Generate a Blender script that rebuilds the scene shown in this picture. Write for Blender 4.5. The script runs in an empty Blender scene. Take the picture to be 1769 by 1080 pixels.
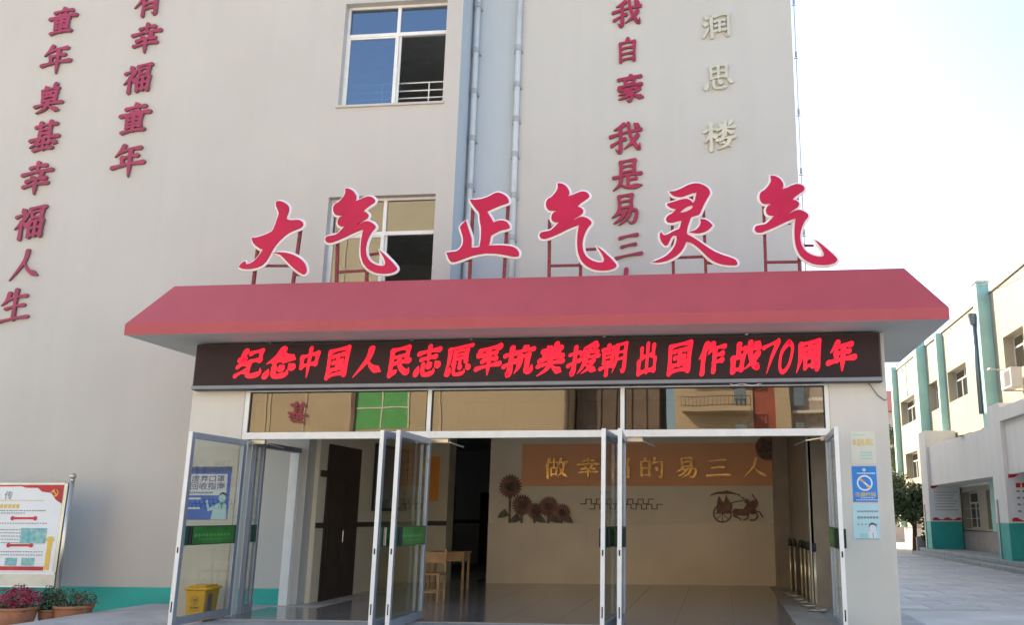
import bpy, bmesh, math, random
from mathutils import Vector, Matrix
random.seed(7)
R = math.radians
S = bpy.context.scene
COL = S.collection

# ------------------------------------------------------------------ camera
F, CX, CY = 1537.56, 1084.27, 540.0
PITCH, YAW, ROLL, EYE = .225856, .10152, .002281, 1.4
cy_, sy_ = math.cos(YAW), math.sin(YAW); cp_, sp_ = math.cos(PITCH), math.sin(PITCH)
FWD = Vector((-sy_*cp_, cy_*cp_, sp_)); RT = Vector((cy_, sy_, 0)); UP = RT.cross(FWD)
RT, UP = RT*math.cos(ROLL)+UP*math.sin(ROLL), -RT*math.sin(ROLL)+UP*math.cos(ROLL)
cam = bpy.data.cameras.new('camera'); camo = bpy.data.objects.new('camera', cam); COL.objects.link(camo)
camo.matrix_world = Matrix(((RT.x, UP.x, -FWD.x, 0), (RT.y, UP.y, -FWD.y, 0), (RT.z, UP.z, -FWD.z, EYE), (0, 0, 0, 1)))
cam.sensor_width = 36; cam.lens = F*36/1769; cam.shift_x = (884.5-CX)/1769; cam.clip_end = 2000
S.camera = camo
def ray(x, y): return RT*((x-CX)/F) - UP*((y-CY)/F) + FWD
def at(x, y, Y):                       # point of the photograph on a wall facing the camera
    d = ray(x, y); t = Y/d.y; return Vector((d.x*t, Y, EYE+d.z*t))
def atx(x, y, X):                      # on a wall running away from the camera
    d = ray(x, y); t = X/d.x; return Vector((X, d.y*t, EYE+d.z*t))
def atz(x, y, Z):
    d = ray(x, y); t = (Z-EYE)/d.z; return Vector((d.x*t, d.y*t, Z))

# ------------------------------------------------------------------ sky, sun, exposure
SUN_EL, SUN_AZ = R(33), R(45)          # sun stands behind the building, to the left
w = bpy.data.worlds.new('World'); S.world = w; w.use_nodes = True
nt = w.node_tree; nt.nodes.clear()
o_ = nt.nodes.new('ShaderNodeOutputWorld'); bg = nt.nodes.new('ShaderNodeBackground'); sk = nt.nodes.new('ShaderNodeTexSky')
sk.sky_type = 'NISHITA'; sk.sun_disc = False; sk.sun_elevation = SUN_EL; sk.sun_rotation = -SUN_AZ
sk.air_density = 1.0; sk.dust_density = 2.0; sk.ozone_density = 1.0
bg.inputs[1].default_value = .12
nt.links.new(sk.outputs[0], bg.inputs[0]); nt.links.new(bg.outputs[0], o_.inputs[0])
sun = bpy.data.lights.new('sun', 'SUN'); sun.energy = 3.4; sun.angle = R(.5); sun.color = (1, .84, .64)
suno = bpy.data.objects.new('sun', sun); COL.objects.link(suno)
tosun = Vector((-math.sin(SUN_AZ)*math.cos(SUN_EL), math.cos(SUN_AZ)*math.cos(SUN_EL), math.sin(SUN_EL)))
suno.rotation_euler = tosun.to_track_quat('Z', 'Y').to_euler()
S.view_settings.view_transform = 'Standard'; S.view_settings.look = 'None'; S.view_settings.gamma = 1
S.view_settings.use_curve_mapping = False; S.view_settings.exposure = 1.92
S.cycles.max_bounces = 8; S.cycles.transparent_max_bounces = 24; S.cycles.use_denoising = True

# ------------------------------------------------------------------ materials
def mat(name, col, rough=.6, metal=0, var=.06, scale=3, bump=0, bscale=60, emis=None, spec=.5, streak=0, col2=None, rnd=0):
    m = bpy.data.materials.new(name); m.use_nodes = True; t = m.node_tree; b = t.nodes['Principled BSDF']
    b.inputs['Roughness'].default_value = rough; b.inputs['Metallic'].default_value = metal
    b.inputs['Specular IOR Level'].default_value = spec
    tc = t.nodes.new('ShaderNodeTexCoord')
    n = t.nodes.new('ShaderNodeTexNoise'); n.inputs['Scale'].default_value = scale; n.inputs['Detail'].default_value = 6
    t.links.new(tc.outputs['Object'], n.inputs['Vector'])
    r = t.nodes.new('ShaderNodeValToRGB'); t.links.new(n.outputs[0], r.inputs[0])
    c = col; lo = [max(0, x*(1-var)) for x in c]; hi = [min(1, x*(1+var)) for x in c]
    if col2: lo, hi = c, col2
    r.color_ramp.elements[0].position = .35; r.color_ramp.elements[1].position = .65
    r.color_ramp.elements[0].color = (*lo, 1); r.color_ramp.elements[1].color = (*hi, 1)
    out = r.outputs[0]
    if streak:                          # rain streaks and grime, stretched downwards
        mp = t.nodes.new('ShaderNodeMapping'); mp.inputs['Scale'].default_value = (2.6, 2.6, .12)
        n2 = t.nodes.new('ShaderNodeTexNoise'); n2.inputs['Scale'].default_value = 1.3; n2.inputs['Detail'].default_value = 8
        t.links.new(tc.outputs['Object'], mp.inputs[0]); t.links.new(mp.outputs[0], n2.inputs['Vector'])
        r2 = t.nodes.new('ShaderNodeValToRGB'); t.links.new(n2.outputs[0], r2.inputs[0])
        r2.color_ramp.elements[0].position = .3; r2.color_ramp.elements[0].color = (1-streak, 1-streak, 1-streak*1.1, 1)
        r2.color_ramp.elements[1].position = .62; r2.color_ramp.elements[1].color = (1, 1, 1, 1)
        mx = t.nodes.new('ShaderNodeMix'); mx.data_type = 'RGBA'; mx.blend_type = 'MULTIPLY'; mx.inputs[0].default_value = 1
        t.links.new(out, mx.inputs[6]); t.links.new(r2.outputs[0], mx.inputs[7]); out = mx.outputs[2]
    def mul(out, fac):
        mx = t.nodes.new('ShaderNodeMix'); mx.data_type = 'RGBA'; mx.blend_type = 'MULTIPLY'; mx.inputs[0].default_value = 1
        t.links.new(out, mx.inputs[6]); t.links.new(fac, mx.inputs[7]); return mx.outputs[2]
    if rnd:
        oi = t.nodes.new('ShaderNodeObjectInfo'); r4 = t.nodes.new('ShaderNodeValToRGB'); t.links.new(oi.outputs['Random'], r4.inputs[0])
        r4.color_ramp.elements[0].color = (1-rnd, 1-rnd, 1-rnd*.9, 1); r4.color_ramp.elements[1].color = (1, 1, 1, 1); out = mul(out, r4.outputs[0])
    t.links.new(out, b.inputs['Base Color'])
    if bump:
        nb = t.nodes.new('ShaderNodeTexNoise'); nb.inputs['Scale'].default_value = bscale; nb.inputs['Detail'].default_value = 4
        t.links.new(tc.outputs['Object'], nb.inputs['Vector'])
        bp = t.nodes.new('ShaderNodeBump'); bp.inputs['Strength'].default_value = bump; bp.inputs['Distance'].default_value = .01
        t.links.new(nb.outputs[0], bp.inputs['Height']); t.links.new(bp.outputs[0], b.inputs['Normal'])
    if emis:
        b.inputs['Emission Color'].default_value = (*emis[:3], 1); b.inputs['Emission Strength'].default_value = emis[3]
    return m
def glass(name, tint, refl, rough=.0, rt=(1, 1, 1), gain=.5):
    m = bpy.data.materials.new(name); m.use_nodes = True; t = m.node_tree; t.nodes.clear()
    o = t.nodes.new('ShaderNodeOutputMaterial'); a = t.nodes.new('ShaderNodeBsdfTransparent'); g = t.nodes.new('ShaderNodeBsdfGlossy')
    a.inputs[0].default_value = (*tint, 1); g.inputs['Roughness'].default_value = rough; g.inputs[0].default_value = (*rt, 1)
    tc = t.nodes.new('ShaderNodeTexCoord'); n = t.nodes.new('ShaderNodeTexNoise'); n.inputs['Scale'].default_value = 1.1; n.inputs['Detail'].default_value = 1
    bp = t.nodes.new('ShaderNodeBump'); bp.inputs['Strength'].default_value = .07; bp.inputs['Distance'].default_value = .02
    t.links.new(tc.outputs['Object'], n.inputs['Vector']); t.links.new(n.outputs[0], bp.inputs['Height']); t.links.new(bp.outputs[0], g.inputs['Normal'])
    fr = t.nodes.new('ShaderNodeLayerWeight'); fr.inputs[0].default_value = .35
    mr = t.nodes.new('ShaderNodeMapRange'); mr.inputs[3].default_value = refl; mr.inputs[4].default_value = min(1, refl+gain)
    t.links.new(fr.outputs['Fresnel'], mr.inputs[0])
    mx = t.nodes.new('ShaderNodeMixShader'); t.links.new(mr.outputs[0], mx.inputs[0])
    t.links.new(a.outputs[0], mx.inputs[1]); t.links.new(g.outputs[0], mx.inputs[2]); t.links.new(mx.outputs[0], o.inputs[0])
    return m
M = dict(
 wall=mat('cream_wall_paint', (.55, .525, .48), .8, var=.025, scale=.5, bump=.25, bscale=90, streak=.028),
 bluewall=mat('pale_blue_wall_paint', (.47, .54, .58), .8, var=.02, scale=.7, bump=.25, bscale=90, streak=.03),
 greywall=mat('pale_grey_wall_paint', (.545, .54, .50), .8, var=.02, scale=.5, bump=.25, bscale=90, streak=.03),
 pillar=mat('pillar_paint', (.68, .635, .55), .75, var=.03, scale=1.2, bump=.2, bscale=80, streak=.05),
 teal=mat('teal_paint', (.03, .40, .34), .6, var=.1, scale=2, bump=.2, bscale=80),
 mint=mat('mint_paint', (.38, .63, .55), .7, var=.08, scale=1),
 plaster=mat('soffit_plaster', (.50, .49, .45), .85, var=.06, scale=.8, bump=.2, bscale=60),
 canopy=mat('canopy_red_paint', (.43, .066, .078), .5, var=.03, scale=1.2, bump=.3, bscale=70, streak=.06),
 alu=mat('white_aluminium', (.82, .81, .76), .35, var=.04, scale=5, spec=.5),
 alud=mat('grey_aluminium', (.20, .22, .25), .4, .3, var=.06, scale=5),
 door_alu=mat('door_aluminium', (.36, .38, .42), .38, .35, var=.06, scale=5),
 gband=mat('green_push_panel', (.045, .23, .05), .35, var=.25, scale=3),
 gband2=mat('dark_green_rail', (.03, .10, .055), .4, var=.1),
 palegreen=mat('pale_green_print', (.12, .38, .10), .5),
 black=mat('black_rubber', (.02, .02, .02), .6),
 darkbox=mat('led_cabinet', (.055, .042, .04), .42, .2, var=.1, scale=2),
 ledface=mat('led_face', (.036, .018, .018), .5, spec=.25, var=.12, scale=1.5, bump=.6, bscale=160),
 ledred=mat('lit_led_red', (.5, 0, .01), .5, emis=(1, .003, .03, .34)),
 letter=mat('crimson_lacquer', (.50, .008, .06), .45, var=.08, scale=2, spec=.3),
 letterw=mat('white_letter_edge', (.86, .82, .82), .5),
 wletter=mat('crimson_wall_letter', (.34, .03, .085), .5, var=.14, scale=3),
 wletter2=mat('magenta_wall_letter', (.33, .015, .06), .45, var=.15, scale=3),
 wside=mat('letter_side', (.20, .09, .10), .6),
 champagne=mat('champagne_metal_letter', (.62, .60, .46), .35, .35, var=.08),
 gold=mat('gold_letter', (.80, .48, .15), .25, .45, var=.15, scale=8, emis=None),
 redsteel=mat('red_painted_steel', (.20, .02, .03), .55, var=.3, scale=20),
 pipe=mat('grey_plastic_pipe', (.58, .62, .63), .5, var=.05),
 pipejoint=mat('pipe_clamp', (.38, .41, .42), .5),
 wire=mat('dark_cable', (.05, .05, .05), .6),
 tile=mat('polished_floor_tile', (.28, .262, .24), .14, rnd=.14, var=.12, scale=1.5, spec=.6),
 concrete=mat('ramp_concrete', (.46, .44, .41), .8, var=.12, scale=2, bump=.5, bscale=50),
 ground=mat('plaza_stone', (.54, .50, .435), .6, var=.14, scale=1.2, bump=.4, bscale=30),
 paver=mat('granite_paver', (.49, .455, .40), .5, rnd=.22, var=.16, scale=1.6, bump=.3, bscale=40),
 room=mat('dark_room_wall', (.72, .72, .70), .9),
 lobbyup=mat('lobby_upper_wall', (.74, .66, .50), .6, var=.05, scale=1),
 lobbylow=mat('lobby_lower_tile', (.66, .56, .42), .32, var=.06, scale=1),
 pier_wall=mat('lobby_pier_wall', (.60, .52, .36), .6, var=.05),
 dado=mat('dado_strip', (.035, .028, .025), .4),
 ceil=mat('lobby_ceiling', (.82, .82, .80), .9),
 brown=mat('dark_brown_door', (.035, .022, .020), .4, var=.2, scale=3),
 orange=mat('orange_mural_panel', (.78, .36, .17), .6, col2=(.82, .42, .20), scale=.6),
 browntile=mat('brown_wall_tile', (.30, .24, .18), .4, var=.1),
 mural=mat('mural_bronze', (.20, .085, .05), .5, var=.3, scale=8),
 muralg=mat('mural_leaf', (.10, .10, .06), .5, var=.3, scale=8),
 wood=mat('pale_wood', (.34, .19, .08), .5, var=.2, scale=5),
 yellow=mat('yellow_plastic', (.88, .46, .015), .42, var=.06, scale=2),
 bluepr=mat('poster_blue', (.02, .15, .60), .4, var=.1),
 bluepr2=mat('poster_navy', (.05, .10, .26), .4),
 white=mat('white_print', (.78, .80, .80), .5, var=.02),
 blueno=mat('no_smoking_blue', (.01, .22, .62), .4, var=.05),
 cyanpr=mat('pale_cyan_paper', (.50, .72, .74), .5, var=.03),
 ivory=mat('ivory_paper', (.70, .68, .55), .5, var=.03),
 goldpr=mat('yellow_print', (.75, .50, .08), .5),
 orangepr=mat('orange_print', (.80, .30, .03), .5),
 greypr=mat('grey_print', (.25, .28, .30), .5),
 redpr=mat('red_print', (.55, .02, .03), .45, var=.2),
 skyprint=mat('photo_print', (.08, .38, .42), .4, col2=(.35, .55, .5), scale=14),
 steel=mat('brushed_steel', (.58, .55, .50), .28, .8, var=.1),
 brass=mat('brass_post', (.80, .68, .45), .3, .6, var=.1),
 terracotta=mat('terracotta', (.38, .17, .09), .75, var=.15, scale=6, bump=.3),
 leaf=mat('leaf_green', (.055, .10, .055), .6, col2=(.09, .15, .07), scale=8),
 leafb=mat('leaf_dark', (.05, .085, .03), .6, col2=(.10, .14, .045), scale=2),
 magenta=mat('magenta_petal', (.44, .025, .09), .6, var=.3, scale=20),
 bark=mat('bark', (.10, .07, .05), .9, var=.3, scale=10),
 block=mat('cream_block_paint', (.43, .385, .29), .8, var=.05, scale=.6, bump=.2, streak=.06),
 blockw=mat('white_portico_paint', (.82, .78, .71), .8, var=.03, scale=.6, streak=.06),
 plinth=mat('pink_plinth_tile', (.36, .31, .28), .6, var=.08, scale=3),
 stepst=mat('step_stone', (.26, .28, .27), .6, var=.15, scale=3),
 maroon=mat('maroon_curtain', (.22, .015, .03), .8),
 cream=mat('pale_curtain', (.60, .52, .38), .8),
 acw=mat('ac_white', (.62, .60, .55), .5), acd=mat('ac_grille', (.10, .09, .09), .5),
 beige=mat('opposite_beige', (.52, .42, .28), .85, var=.05, scale=.4),
 brownwall=mat('opposite_brown', (.20, .15, .12), .85, var=.25, scale=.6),
 greenwin=mat('green_window', (.10, .42, .12), .4, var=.1), brick=mat('opposite_red', (.36, .10, .07), .8, var=.15, scale=1),
 roofred=mat('red_roof', (.25, .06, .05), .8), pinkwall=mat('far_pink_wall', (.50, .42, .38), .8),
 soil=mat('soil', (.06, .045, .035), .95),
)
M['pane'] = glass('window_glass', (.55, .62, .62), .13, gain=.3, rt=(.82, .86, .88))
M['paneb'] = glass('upper_window_glass', (.50, .60, .68), .24, rt=(.72, .80, .88), gain=.3)
M['transom'] = glass('bronze_reflective_glass', (.35, .31, .24), .11, rt=(.92, .90, .84), gain=.25)
M['door_glass'] = glass('door_glass', (.86, .89, .87), .025, gain=.3)
M['fglass'] = glass('far_window_glass', (.30, .32, .32), .35)

# ------------------------------------------------------------------ helpers
def link(name, me, m=None, parent=None):
    o = bpy.data.objects.new(name, me); COL.objects.link(o)
    if m is not None and me is not None:
        for x in (m if isinstance(m, (list, tuple)) else [m]): me.materials.append(M[x] if isinstance(x, str) else x)
    if parent is not None:
        o.parent = parent
        if not parent.get('local'):      # children of fixed things are modelled in world coordinates
            p, off = parent, Vector()
            while p is not None: off += p.location; p = p.parent
            o.location = -off
    return o
def tag(o, label=None, cat=None, group=None, kind=None):
    if label: o['label'] = label
    if cat: o['category'] = cat
    if group: o['group'] = group
    if kind: o['kind'] = kind
    return o
def thing(name, label, cat, loc=(0, 0, 0), group=None, local=False):
    o = bpy.data.objects.new(name, None); COL.objects.link(o); o.location = loc; o.empty_display_size = .1
    tag(o, label, cat, group)
    if local: o['local'] = 1
    return o
class MB:
    def __init__(s): s.v = []; s.f = []; s.m = []
    def poly(s, pts, mi=0):
        k = len(s.v); s.v += [tuple(p) for p in pts]; s.f.append(tuple(range(k, k+len(pts)))); s.m.append(mi); return s
    def box(s, x0, x1, y0, y1, z0, z1, mi=0, T=None):
        k = len(s.v); P = [(x, y, z) for z in (z0, z1) for x, y in ((x0, y0), (x1, y0), (x1, y1), (x0, y1))]
        if T: P = [tuple(T(Vector(p))) for p in P]
        s.v += P
        for f in ((3, 2, 1, 0), (4, 5, 6, 7), (0, 1, 5, 4), (1, 2, 6, 5), (2, 3, 7, 6), (3, 0, 4, 7)):
            s.f.append(tuple(k+i for i in f)); s.m.append(mi)
        return s
    def tube(s, pts, r, n=8, mi=0, cap=True):
        pts = [Vector(p) for p in pts]; rs = r if isinstance(r, (list, tuple)) else [r]*len(pts); k = len(s.v)
        for i, p in enumerate(pts):
            d = (pts[min(i+1, len(pts)-1)]-pts[max(i-1, 0)])
            d = d.normalized() if d.length > 1e-9 else Vector((0, 0, 1))
            a = d.cross(Vector((0, 1, 0)) if abs(d.y) < .9 else Vector((1, 0, 0))).normalized(); b = d.cross(a)
            for j in range(n):
                t = 2*math.pi*j/n; s.v.append(tuple(p+(a*math.cos(t)+b*math.sin(t))*rs[i]))
        for i in range(len(pts)-1):
            for j in range(n):
                s.f.append((k+i*n+j, k+i*n+(j+1) % n, k+(i+1)*n+(j+1) % n, k+(i+1)*n+j)); s.m.append(mi)
        if cap:
            s.f.append(tuple(k+j for j in range(n))[::-1]); s.m.append(mi)
            e = k+(len(pts)-1)*n; s.f.append(tuple(e+j for j in range(n))); s.m.append(mi)
        return s
    def lathe(s, prof, c=(0, 0, 0), n=20, mi=0):
        k = len(s.v)
        for r, z in prof:
            for j in range(n):
                t = 2*math.pi*j/n; s.v.append((c[0]+r*math.cos(t), c[1]+r*math.sin(t), c[2]+z))
        for i in range(len(prof)-1):
            for j in range(n):
                s.f.append((k+i*n+j, k+i*n+(j+1) % n, k+(i+1)*n+(j+1) % n, k+(i+1)*n+j)); s.m.append(mi)
        return s
    def disc(s, c, r, n=24, mi=0, depth=.0):       # disc facing -y
        k = len(s.v); P = [(c[0]+r*math.cos(2*math.pi*j/n), c[1], c[2]+r*math.sin(2*math.pi*j/n)) for j in range(n)]
        s.poly(P, mi)
        if depth:
            for j in range(n):
                a, b = P[j], P[(j+1) % n]; s.poly([a, (a[0], a[1]+depth, a[2]), (b[0], b[1]+depth, b[2]), b], mi)
        return s
    def build(s, name, m, parent=None, smooth=False, bevel=0):
        me = bpy.data.meshes.new(name); me.from_pydata(s.v, [], s.f); me.update()
        o = link(name, me, m, parent)
        for p, mi in zip(me.polygons, s.m): p.material_index = mi; p.use_smooth = smooth
        if bevel:
            md = o.modifiers.new('bevel', 'BEVEL'); md.width = bevel; md.segments = 2; md.limit_method = 'ANGLE'
        return o
def box(name, x0, x1, y0, y1, z0, z1, m, parent=None, bevel=0): return MB().box(x0, x1, y0, y1, z0, z1).build(name, m, parent, bevel=bevel)

def wall_holes(x0, x1, z0, z1, holes, yf, yb, axis='y'):
    """solid wall with rectangular openings; axis y: faces -y; axis x: coordinate along is y, plane is x"""
    T = (lambda u, d, z: (u, d, z)) if axis == 'y' else (lambda u, d, z: (d, u, z))
    xs = sorted({x0, x1, *[h[0] for h in holes], *[h[1] for h in holes]}); zs = sorted({z0, z1, *[h[2] for h in holes], *[h[3] for h in holes]})
    xs = [x for x in xs if x0 <= x <= x1]; zs = [z for z in zs if z0 <= z <= z1]
    b = MB()
    def solid(i, j):
        if not (0 <= i < len(xs)-1 and 0 <= j < len(zs)-1): return False
        cx, cz = (xs[i]+xs[i+1])/2, (zs[j]+zs[j+1])/2
        return not any(h[0] < cx < h[1] and h[2] < cz < h[3] for h in holes)
    for i in range(len(xs)-1):
        for j in range(len(zs)-1):
            if not solid(i, j): continue
            a, c, d, e = xs[i], xs[i+1], zs[j], zs[j+1]
            b.poly([T(a, yf, d), T(c, yf, d), T(c, yf, e), T(a, yf, e)]); b.poly([T(a, yb, e), T(c, yb, e), T(c, yb, d), T(a, yb, d)])
            if not solid(i-1, j): b.poly([T(a, yf, d), T(a, yf, e), T(a, yb, e), T(a, yb, d)])
            if not solid(i+1, j): b.poly([T(c, yf, e), T(c, yf, d), T(c, yb, d), T(c, yb, e)])
            if not solid(i, j-1): b.poly([T(a, yf, d), T(a, yb, d), T(c, yb, d), T(c, yf, d)])
            if not solid(i, j+1): b.poly([T(a, yf, e), T(c, yf, e), T(c, yb, e), T(a, yb, e)])
    return b

# ---- brush lettering: every character is a set of strokes on a 100 x 100 grid, drawn with a swelling brush
G = {
'童': "d50,5 54,14;h22,22 80,20;d38,28 42,36;d62,26 58,36;h8,42 95,40;v28,50 30,74;h30,50 72,48;v72,48 70,74;h32,61 70,60;h30,73 70,72;v50,48 50,92;h30,83 72,81;h18,96 84,94",
'年': "p34,4 26,18 10,34;h30,20 82,17;v32,40 34,62;h32,42 76,39;h6,66 96,62;t56,20 56,100",
'奠': "d32,4 38,14;p68,2 60,14;h24,20 78,17;v28,30 30,60;h28,30 74,28;v74,28 72,60;p44,30 40,44;v56,30 56,42 68,44;h32,46 70,45;h30,60 72,58;h6,74 96,70;p50,62 40,86 12,98;n50,72 64,86 90,98",
'基': "h18,16 84,13;v34,4 34,58;v66,3 66,56;h34,30 66,29;h34,43 66,42;h6,60 95,56;p36,60 24,74 6,84;n64,58 76,70 96,80;v50,64 50,94;h32,78 68,76;h22,95 80,93",
'幸': "v50,2 50,30;h28,16 74,13;h6,34 94,30;d34,40 40,50;p66,38 58,50;h22,56 78,53;h14,72 86,69;t50,54 50,100",
'福': "d24,4 30,14;h8,28 42,24;p40,26 28,46 6,66;v26,46 26,98;d34,50 44,60;h50,10 94,8;v56,22 58,40;h56,22 88,20;v88,20 86,40;h58,38 86,37;v52,52 54,96;h52,52 92,49;v92,49 90,98;h54,72 90,70;h54,94 90,92;v72,50 72,94",
'人': "p54,4 46,40 6,94;n46,38 62,66 98,90",
'生': "p30,10 24,30 8,44;h28,28 84,24;h24,56 80,52;h6,94 96,90;v52,2 52,92",
'有': "h8,22 94,17;p44,2 34,34 6,66;v36,40 36,98;h36,40 78,37;g78,37 78,96 66,90;h38,58 76,56;h38,75 76,73",
'我': "p44,6 32,14 14,20;h4,40 96,30;g34,16 34,92 20,84;h8,70 48,54;g58,4 66,50 90,92 94,74;p86,48 70,68 46,86;d76,8 86,18",
'自': "p52,2 46,12 38,18;v22,20 24,98;h22,20 78,18;v78,18 76,98;h24,44 76,42;h24,68 76,66;h24,92 76,90",
'豪': "d50,0 54,8;h12,14 88,12;v34,20 36,36;h34,20 66,19;v66,19 64,36;h36,35 64,34;d12,42 16,52;h14,44 90,42;h26,56 74,54;p50,56 36,66 12,72;g44,62 58,80 50,98 40,94;p54,70 36,82 12,88;p84,58 72,66 62,70;n58,68 74,84 98,92",
'是': "v28,4 30,42;h28,4 74,3;v74,3 72,42;h30,22 72,21;h30,41 72,40;h6,54 94,51;v52,52 52,84;h52,68 78,66;p30,62 24,82 4,98;n26,76 48,92 98,92",
'易': "v30,2 32,44;h30,2 72,2;v72,2 70,44;h32,22 70,21;h32,43 70,42;p34,46 24,60 8,70;g26,58 84,54 82,88 70,96 62,88;p48,60 38,76 14,90;p66,60 56,80 30,98",
'三': "h20,16 80,12;h26,50 74,46;h6,88 96,83",
'润': "d8,8 20,16;d4,36 16,42;g6,92 14,78 26,54;d36,4 44,12;v34,20 36,98;h48,14 92,11;g92,11 92,96 80,90;h46,36 78,34;h48,54 76,52;v62,36 62,76;h42,76 82,74",
'思': "v24,6 26,52;h24,6 78,4;v78,4 76,52;h26,28 76,27;h26,51 76,50;v50,5 50,50;d14,66 8,88;g34,62 38,90 74,92 76,78;d50,60 58,74;d82,60 94,76",
'楼': "h4,28 42,24;v24,4 24,98;p24,34 16,54 4,68;d28,40 38,52;d52,6 58,18;p86,4 76,20;h44,28 96,25;v68,4 68,50;p66,30 58,42 44,50;n70,30 80,40 94,48;p64,50 54,74 62,76 84,94;h42,66 96,62;p82,64 72,86 44,98",
'纪': "p26,4 14,24 8,30;g8,30 30,28 6,52;h6,54 36,48;h4,84 36,74;h48,14 88,12;v88,12 86,44;h50,44 86,43;g50,44 50,90 92,92 94,74",
'念': "p50,2 34,26 4,44;n50,6 68,28 96,44;d48,24 54,32;h30,42 66,40;p66,40 56,52;d14,66 8,88;g32,60 38,92 74,92 76,78;d50,58 56,70;d80,58 92,72",
'中': "v16,26 20,60;h16,26 84,22;v84,22 80,58;h20,58 80,56;t50,0 50,100",
'国': "v10,6 12,98;h10,6 90,4;v90,4 88,98;h28,26 72,24;h32,48 68,47;h24,74 76,72;v50,26 50,72;d60,56 68,64;h12,94 88,92",
'民': "h18,8 80,6;v80,6 78,34;h18,34 78,32;v18,8 20,92;g20,92 30,88 46,78;h20,56 88,52;g48,34 58,70 88,94 92,78",
'志': "h10,18 90,15;v50,0 50,40;h22,40 78,38;d14,62 8,86;g32,58 38,92 74,92 76,78;d50,54 56,66;d80,56 92,70",
'愿': "h10,6 94,3;p14,6 14,50 4,92;p54,8 46,16;v34,18 34,46;h34,18 80,16;v80,16 78,44;h34,31 78,30;h34,44 78,43;v56,44 56,60;d40,50 34,58;d72,48 80,56;d22,70 16,90;g36,66 42,94 74,94 76,82;d54,64 60,74;d82,66 92,80",
'军': "d12,10 10,26;h12,12 88,8;p88,8 80,22;h26,30 76,27;p46,18 36,38 26,48;h26,50 78,47;h6,72 94,68;t52,34 52,100",
'抗': "h4,28 40,24;g24,4 24,94 12,86;h4,64 40,52;d64,4 70,14;h44,24 96,20;p56,40 54,72 42,94;h56,40 82,38;g82,38 82,88 96,90 98,74",
'美': "d34,2 40,12;p66,0 58,12;h20,18 82,15;h26,32 76,30;h12,48 90,44;v50,16 50,46;h8,66 94,62;p50,50 42,78 8,98;n52,66 70,84 94,98",
'援': "h4,28 34,24;g20,4 20,94 10,86;h2,64 36,52;p84,2 66,8 46,12;d48,16 52,26;d64,14 68,24;p88,12 80,26;h42,34 94,31;h40,50 98,46;p60,36 52,72 36,96;h56,62 84,60;p84,60 68,86 48,98;n58,66 74,84 96,96",
'朝': "h8,14 48,12;v28,2 28,26;v12,28 14,60;h12,28 46,27;v46,27 44,60;h14,44 44,43;h14,60 44,59;h4,76 52,73;v28,60 28,100;p60,8 60,60 50,96;h60,8 92,6;g92,6 92,96 80,90;h62,32 90,31;h62,54 90,53",
'出': "v50,2 50,94;v20,14 22,44;h22,44 78,42;v80,12 78,44;v10,58 12,94;h12,94 88,92;v90,56 88,96",
'作': "p30,4 20,28 4,48;v20,36 20,98;p52,6 46,24 36,38;h48,24 96,20;v62,24 62,98;h62,46 90,43;h62,68 90,65",
'战': "v26,4 26,46;h26,22 48,20;v10,48 12,92;h10,48 42,46;v42,46 40,90;h12,88 40,86;h50,34 96,26;g64,4 70,54 94,94 96,78;p92,46 76,70 52,90;d80,6 88,16",
'7': "h8,14 96,8;p96,8 60,50 30,102", '0': "v66,6 24,30 14,78 36,98 72,76 88,26 66,6",
'周': "p16,8 16,56 4,96;h16,8 88,6;g88,6 88,96 76,90;h32,26 74,24;v53,14 53,42;h28,44 78,42;v36,58 38,86;h36,58 70,56;v70,56 68,84;h38,84 68,82",
'做': "p20,4 14,28 2,46;v14,34 14,98;h26,24 54,22;v40,6 40,48;v28,52 30,86;h28,52 52,50;v52,50 50,84;h30,82 50,80;p70,4 64,26 54,40;h66,24 96,20;p84,24 76,66 54,96;n62,44 78,76 98,96",
'的': "p26,2 18,16;v8,20 10,88;h8,20 44,18;v44,18 42,88;h10,52 42,51;h10,86 42,85;p66,2 60,22 50,36;h62,24 94,20;g94,20 92,94 78,84;d68,44 76,58",
}
PROF = dict(h=[1.05, .68, .62, .78, 1.15], v=[1.15, .95, .85, .9, 1.05], p=[1.3, 1.15, .95, .6, .16], n=[.25, .6, 1.0, 1.65, .25],
            d=[.35, 1.0, 1.5, 1.35], t=[1.15, 1.0, .95, .8, .22], g=[1.0, .9, .9, 1.15, .2])
def lerp(a, t):
    u = t*(len(a)-1); i = min(int(u), len(a)-2); return a[i]+(a[i+1]-a[i])*(u-i)
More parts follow.
